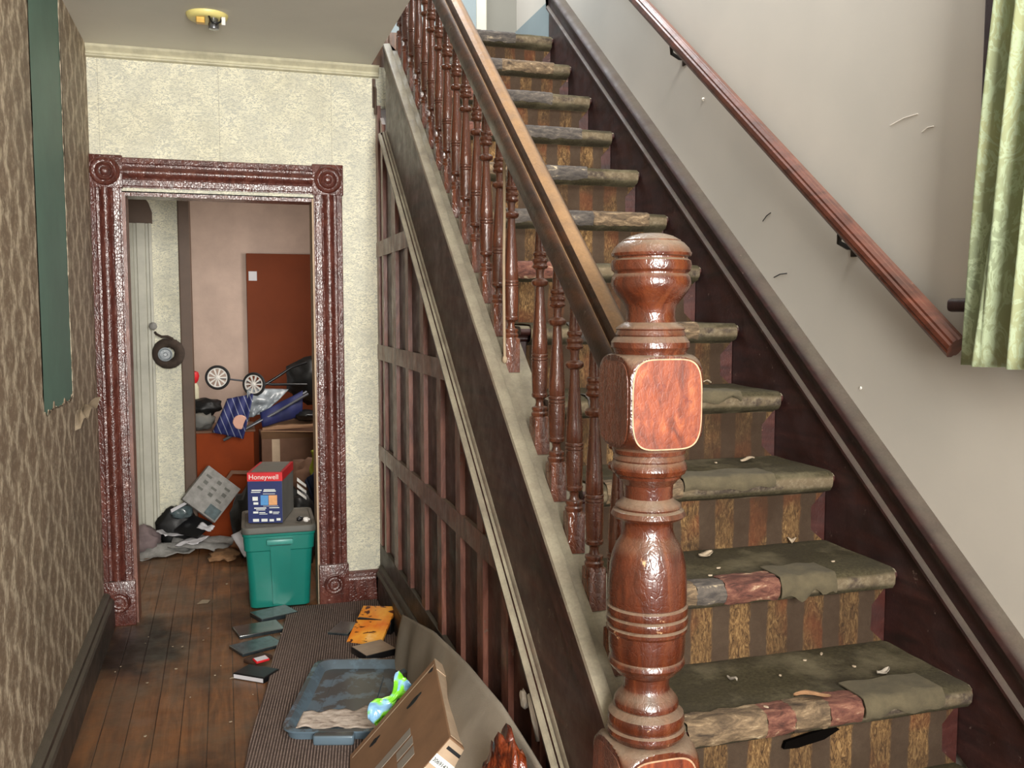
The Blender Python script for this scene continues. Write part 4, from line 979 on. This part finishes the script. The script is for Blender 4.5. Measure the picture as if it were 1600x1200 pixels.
# toy pushchair lying on the heap
st = thing('toy_pushchair', (.15, 6.3, .72), 'upturned navy toy pushchair with two white spoked wheels on the clutter heap', 'pushchair')
def wheel(c, r, yaw):
    M_ = Matrix.Translation(c) @ Matrix.Rotation(yaw, 4, 'Z')
    bm = B(); g = loop_surface(lambda u, v: (0, 0, 0), 3, 3); g.free()
    def tf(u, v):
        a = 2 * math.pi * u; b = 2 * math.pi * v; rr_ = r - .008 + .009 * math.cos(b); return M_ @ Vector((rr_ * math.cos(a), .011 * math.sin(b), rr_ * math.sin(a)))
    tyre = link('wheel', loop_surface(tf, 40, 8), 'rubber', st, 180, label='white ten-spoked wheel with black tyre')
    bm = B(); lathe(bm, [(-.006, r - .014), (.006, r - .014), (.006, r - .020), (-.006, r - .020)], (0, 0, 0), 36)
    bm.free(); bm = B()
    def rim(u, v):
        a = 2 * math.pi * u; b = 2 * math.pi * v; rr_ = r - .019 + .005 * math.cos(b); return M_ @ Vector((rr_ * math.cos(a), .010 * math.sin(b), rr_ * math.sin(a)))
    bm.free(); bm = loop_surface(rim, 40, 6)
    for i in range(10):
        a = 2 * math.pi * i / 10; c_, s_ = math.cos(a), math.sin(a); n_ = Vector((-s_, 0, c_))
        p0 = Vector((c_, 0, s_)) * .012; p1 = Vector((c_, 0, s_)) * (r - .020)
        q = [M_ @ (p0 - n_ * .0035 + Vector((0, -.008, 0))), M_ @ (p0 + n_ * .0035 + Vector((0, -.008, 0))), M_ @ (p1 + n_ * .006 + Vector((0, -.008, 0))), M_ @ (p1 - n_ * .006 + Vector((0, -.008, 0)))]
        extr(bm, q, M_.to_3x3() @ Vector((0, .012, 0)))
    hb_ = B(); lathe(hb_, [(0, .014), (.02, .014), (.024, .008)], (0, 0, 0), 16)
    for v in hb_.verts: v.co = M_ @ Vector((v.co.x, .008 - v.co.z, v.co.y))
    tmp = bpy.data.meshes.new('x'); hb_.to_mesh(tmp); hb_.free(); bm.from_mesh(tmp); bpy.data.meshes.remove(tmp)
    link('spokes', bm, 'whiteplastic', tyre)
    tyre.children[0].location = (0, 0, 0)
wheel(Vector((-.049, 6.30, 1.062)), .079, R(-10)); wheel(Vector((.176, 6.24, 1.018)), .077, R(-25))
bm = B(); tube(bm, [(-.049, 6.31, 1.06), (.176, 6.26, 1.03)], .006); link('axle', bm, 'alu', st, 60)
for P_ in ([(-.02, 6.20, .665), (.12, 6.16, .74), (.30, 6.18, .83), (.52, 6.25, .945)], [(.0, 6.30, .67), (.16, 6.26, .75), (.36, 6.30, .87), (.52, 6.36, .95)], [(.18, 6.30, 1.03), (.29, 6.3, 1.01), (.52, 6.34, 1.00)], [(.20, 6.3, .98), (.33, 6.3, 1.06), (.42, 6.3, 1.12), (.52, 6.32, 1.15)]):
    bm = B(); tube(bm, P_, .009, 8); link('frame_tube', bm, 'alu' if P_[0][0] < .1 else 'black', st, 60)
def sf(u, v):
    p = Vector((.01, 6.24, .925)).lerp(Vector((.17, 6.22, .955)), u); q = Vector((-.085, 6.16, .725)).lerp(Vector((.10, 6.12, .68)), u)
    r = p.lerp(q, v); r.y -= .05 * math.sin(math.pi * v) + .01 * math.sin(u * 14); return r
link('seat_fabric', sheet(B(), sf, 20, 20, .006), 'fabricnavy', st, 180)
def sf2(u, v):
    p = Vector((.21, 6.22, .83)).lerp(Vector((.49, 6.30, .96)), u); q = Vector((.22, 6.18, .745)).lerp(Vector((.475, 6.25, .80)), u)
    r = p.lerp(q, v); r.y -= .03 * math.sin(math.pi * v) + .012 * math.sin(u * 11); return r
link('hood_fabric', sheet(B(), sf2, 20, 12, .006), 'navyplain', st, 180)
def sf3(u, v):
    p = Vector((.13, 6.26, .99)).lerp(Vector((.40, 6.33, .97)), u); q = Vector((.13, 6.2, .80)).lerp(Vector((.24, 6.26, .83)), u)
    r = p.lerp(q, v); r.y -= .03 * noise.noise(Vector((u * 5, v * 4, 1))) + .04 * math.sin(math.pi * v); return r
link('basket_film', sheet(B(), sf3, 20, 16, .004), 'greyfilm', st, 180)
bm = B(); lathe(bm, [(0, .044), (.008, .046), (.012, .042), (.013, .001)], (0, 0, 0), 28)
for v in bm.verts: v.co = Vector((.083 + v.co.x, 6.12 - v.co.z, .788 + v.co.y))
tag(link('pink_disc', bm, 'skin_disc', None, 40), 'round pale pink disc lying against the navy pushchair seat', 'disc')

def simple(name, m, label, cat, fn, smooth=60, group=None):
    bm = B(); fn(bm); return tag(link(name, bm, m, None, smooth), label, cat, group)
# supports
cab = thing('orange_cabinet', (-.04, 6.5, 0), 'low orange-brown cabinet standing under the toy pushchair', 'cabinet')
link('cabinet_body', box(B(), -.25, .17, 6.32, 6.75, 0, .70, .004), 'orangecab', cab)
link('cabinet_top', box(B(), -.26, .18, 6.30, 6.76, .70, .715, .003), 'carddark', cab)
bx = thing('large_cardboard_box', (.42, 6.5, 0), 'large dim brown cardboard box standing at the right of the clutter heap', 'box')
link('box_body', box(B(), .215, .68, 6.22, 6.75, 0, .66, .004), 'carddark', bx)
bm = B(); extr(bm, [(.215, 6.215, .66), (.68, 6.215, .66), (.69, 6.12, .70), (.21, 6.14, .72)], (0, .004, .004)); link('flap', bm, 'card', bx)
link('tape', box(B(), .28, .33, 6.216, 6.221, .30, .655), 'cardlight', bx)
simple('folded_cardboard', 'card', 'flattened brown cardboard piece lying on the large cardboard box', 'cardboard', lambda b: extr(b, [(.22, 6.16, .725), (.60, 6.2, .73), (.66, 6.5, .79), (.26, 6.5, .785)], (0, 0, .012)), None)
simple('grey_bag', 'greycarton', 'grey stuffed bag on the orange-brown cabinet', 'bag', lambda b: blob(b, (-.16, 6.40, .775), .085, .09, .062, .3, 2.5, 3, 2), 180)
simple('black_bag', 'blackcloth', 'black crumpled bag on top of the grey bag at the left of the heap', 'bag', lambda b: blob(b, (-.13, 6.42, .862), .10, .08, .055, .4, 2.5, 3, 9), 180)
simple('black_bag', 'blackcloth', 'black bag behind the toy pushchair at the doorway right edge', 'bag', lambda b: blob(b, (.56, 6.55, 1.02), .16, .12, .15, .4, 2.5, 3, 12), 180)
simple('black_bag', 'blackcloth', 'black bag slumped between the cabinet and the tote', 'bag', lambda b: blob(b, (.12, 5.85, .2), .10, .18, .21, .4, 2.2, 3, 15), 180)
simple('black_bag', 'blackcloth', 'big black bag low behind the tote beside the large cardboard box', 'bag', lambda b: blob(b, (.40, 5.80, .24), .22, .2, .24, .35, 2.0, 3, 18), 180)
simple('dark_helmet', 'black', 'dark rounded object resting on the cardboard at the right of the heap', 'bag', lambda b: blob(b, (.50, 6.27, .80), .085, .07, .035, .25, 2.5, 3, 21), 180)
# red capped bottle/brush
rb = thing('red_topped_bottle', (-.20, 6.42, .90), 'slim white bottle with a red top standing behind the black bag', 'bottle')
bm = B(); lathe(bm, [(0, .026), (.004, .030), (.11, .030), (.13, .022), (.14, .016)], (-.20, 6.46, .88), 20); link('bottle_body', bm, 'cream', rb, 50)
bm = B(); lathe(bm, [(0, .02), (.02, .033), (.05, .040), (.075, .034), (.085, .01)], (-.205, 6.46, 1.015), 20); link('red_top', bm, 'red', rb, 50)
simple('bottle_crate', 'carddark', 'dark carton behind the black bag holding up the red-topped bottle', 'box', lambda b: box(b, -.25, -.12, 6.44, 6.52, .716, .88), None)
# right side cloths
def cl(u, v):
    return (.475 + .035 * u + .01 * math.sin(v * 8), 5.60 + .03 * u, lerp(.66, .47, v) + .01 * math.sin(u * 5) - .02 * u)
simple('yellow_cloth', 'yellow', 'yellow-green cloth strip hanging behind the doorway right jamb', 'cloth', lambda b: sheet(b, cl, 8, 14, .01), 180)
def cl2(u, v): return (lerp(.43, .50, v) + .05 * u, 5.50 + .02 * math.sin(u * 6), lerp(.50, .30, v) + .05 * u)
simple('blue_cloth', 'bluecloth', 'dark blue cloth draped below the yellow-green cloth', 'cloth', lambda b: sheet(b, cl2, 8, 14, .012), 180)
simple('rag_heap', 'carddark', 'brown rumpled heap behind the printed carton on the right', 'heap', lambda b: blob(b, (.50, 5.72, .48), .14, .1, .12, .35, 2.5, 3, 24), 180)
simple('chrome_bracket', 'whiteplastic', 'white slatted bracket just right of the printed carton', 'bracket', lambda b: [extr(b, [(.375 + .0 * i, 5.34, .55 - .035 * i), (.425, 5.34, .505 - .035 * i), (.425, 5.34, .49 - .035 * i), (.375, 5.34, .53 - .035 * i)], (0, .015, 0)) for i in range(3)], None)
simple('bracket_stand', 'blackcloth', 'dark low bundle just behind the tote on the right', 'bundle', lambda b: blob(b, (.40, 5.42, .22), .08, .09, .23, .3, 2.5, 3, 27), 180)
# printed pale box tilted
pbx = thing('pale_printed_box', (-.105, 6.06, .345), 'pale grey printed box tilted on its corner in the paper heap', 'box', rot=(R(-14), R(41), R(4)))
bm = B(); box(bm, -.125, .125, -.03, .03, -.13, .13, .003); link('box_body', bm, 'greypaper', pbx, local=True)
bm = B()
for i in range(9): box(bm, -.10 + .07 * (i % 3) + .01 * (i % 2), -.10 + .07 * (i % 3) + .038, -.0312, -.030, -.02 + .045 * (i // 3), -.006 + .045 * (i // 3) + .008 * (i % 2), .0)
link('print', bm, 'totelid', pbx, local=True)
bm = B(); box(bm, .03, .115, -.0316, -.0302, -.12, -.05); link('print_patch', bm, 'dvd2', pbx, local=True)
# paper drift on floor
def pap(x, y, z, sx, sy, m, label, rx, ry, rz, amp=.012, seed=0):
    def f(u, v): return (sx * (u - .5), sy * (v - .5), amp * noise.noise(Vector((u * 3, v * 3, seed))) * 1.6)
    o = link('paper_sheet', sheet(B(), f, 10, 10, .0015), m, None, 180); o.location = (x, y, z); o.rotation_euler = (R(rx), R(ry), R(rz)); tag(o, label, 'paper', 'papers strewn at the foot of the back room wall')
pap(-.40, 6.02, .03, .34, .28, 'greypaper', 'grey rumpled newsprint at the left front edge of the paper drift', 2, -3, 12, .04, 1)
pap(-.16, 6.05, .05, .36, .26, 'greypaper', 'grey-blue newsprint sheet at the front of the drift, under the tilted box', 4, 4, -14, .03, 2)
pap(-.36, 6.08, .115, .14, .12, 'paper', 'small bright white sheet on top of the paper drift', 12, 8, 40, .01, 3)
pap(-.22, 5.98, .075, .16, .14, 'paper', 'pale lilac sheet in front of the black folder', 6, -8, -30, .01, 4)
pap(-.14, 6.03, .145, .10, .05, 'paper', 'curved white paper edge beneath the tilted printed box', 30, 10, -30, .01, 5)
pap(.09, 5.62, .13, .10, .16, 'paper', 'white sheet slumped against the black bag left of the tote', 50, -20, 20, .01, 6)
simple('black_folder', 'black', 'black folder lying tilted in the paper drift', 'folder', lambda b: extr(b, [(-.33, 6.06, .12), (-.22, 6.12, .20), (-.10, 6.06, .15), (-.19, 6.0, .08)], (0, 0, .012)), None)
simple('mauve_rag', 'cloth_mauve', 'mauve-grey rag heaped at the foot of the white door casing', 'rag', lambda b: blob(b, (-.50, 6.05, .08), .09, .08, .085, .5, 2.5, 3, 31), 180)
simple('blue_bottle_bag', 'dvd2', 'blue and white glossy packet by the wallpapered wall', 'packet', lambda b: blob(b, (-.28, 6.08, .24), .07, .04, .045, .3, 2.5, 3, 33), 180)
simple('white_strip', 'paper', 'short white plastic strip lying on the blue packet', 'strip', lambda b: extr(b, [(-.34, 6.045, .245), (-.21, 6.045, .315), (-.215, 6.045, .33), (-.345, 6.045, .265)], (0, .01, 0)), None)
simple('black_heap', 'blackcloth', 'dark bag heap at the wall behind the blue packet', 'bag', lambda b: blob(b, (-.32, 6.13, .13), .12, .05, .13, .3, 2.5, 3, 35), 180)
simple('brown_leaves', 'leaf', 'small tan crumpled pile at the right end of the paper drift', 'litter', lambda b: blob(b, (-.03, 5.80, .02), .09, .11, .025, .7, 4, 3, 37), 180)
simple('dark_board', 'carddark', 'dark board edge behind the tilted printed box', 'board', lambda b: extr(b, [(-.03, 6.16, .40), (.02, 6.16, .47), (.16, 6.16, .46), (.16, 6.16, .44), (.03, 6.16, .45), (-.02, 6.16, .385)], (0, .02, 0)), None)
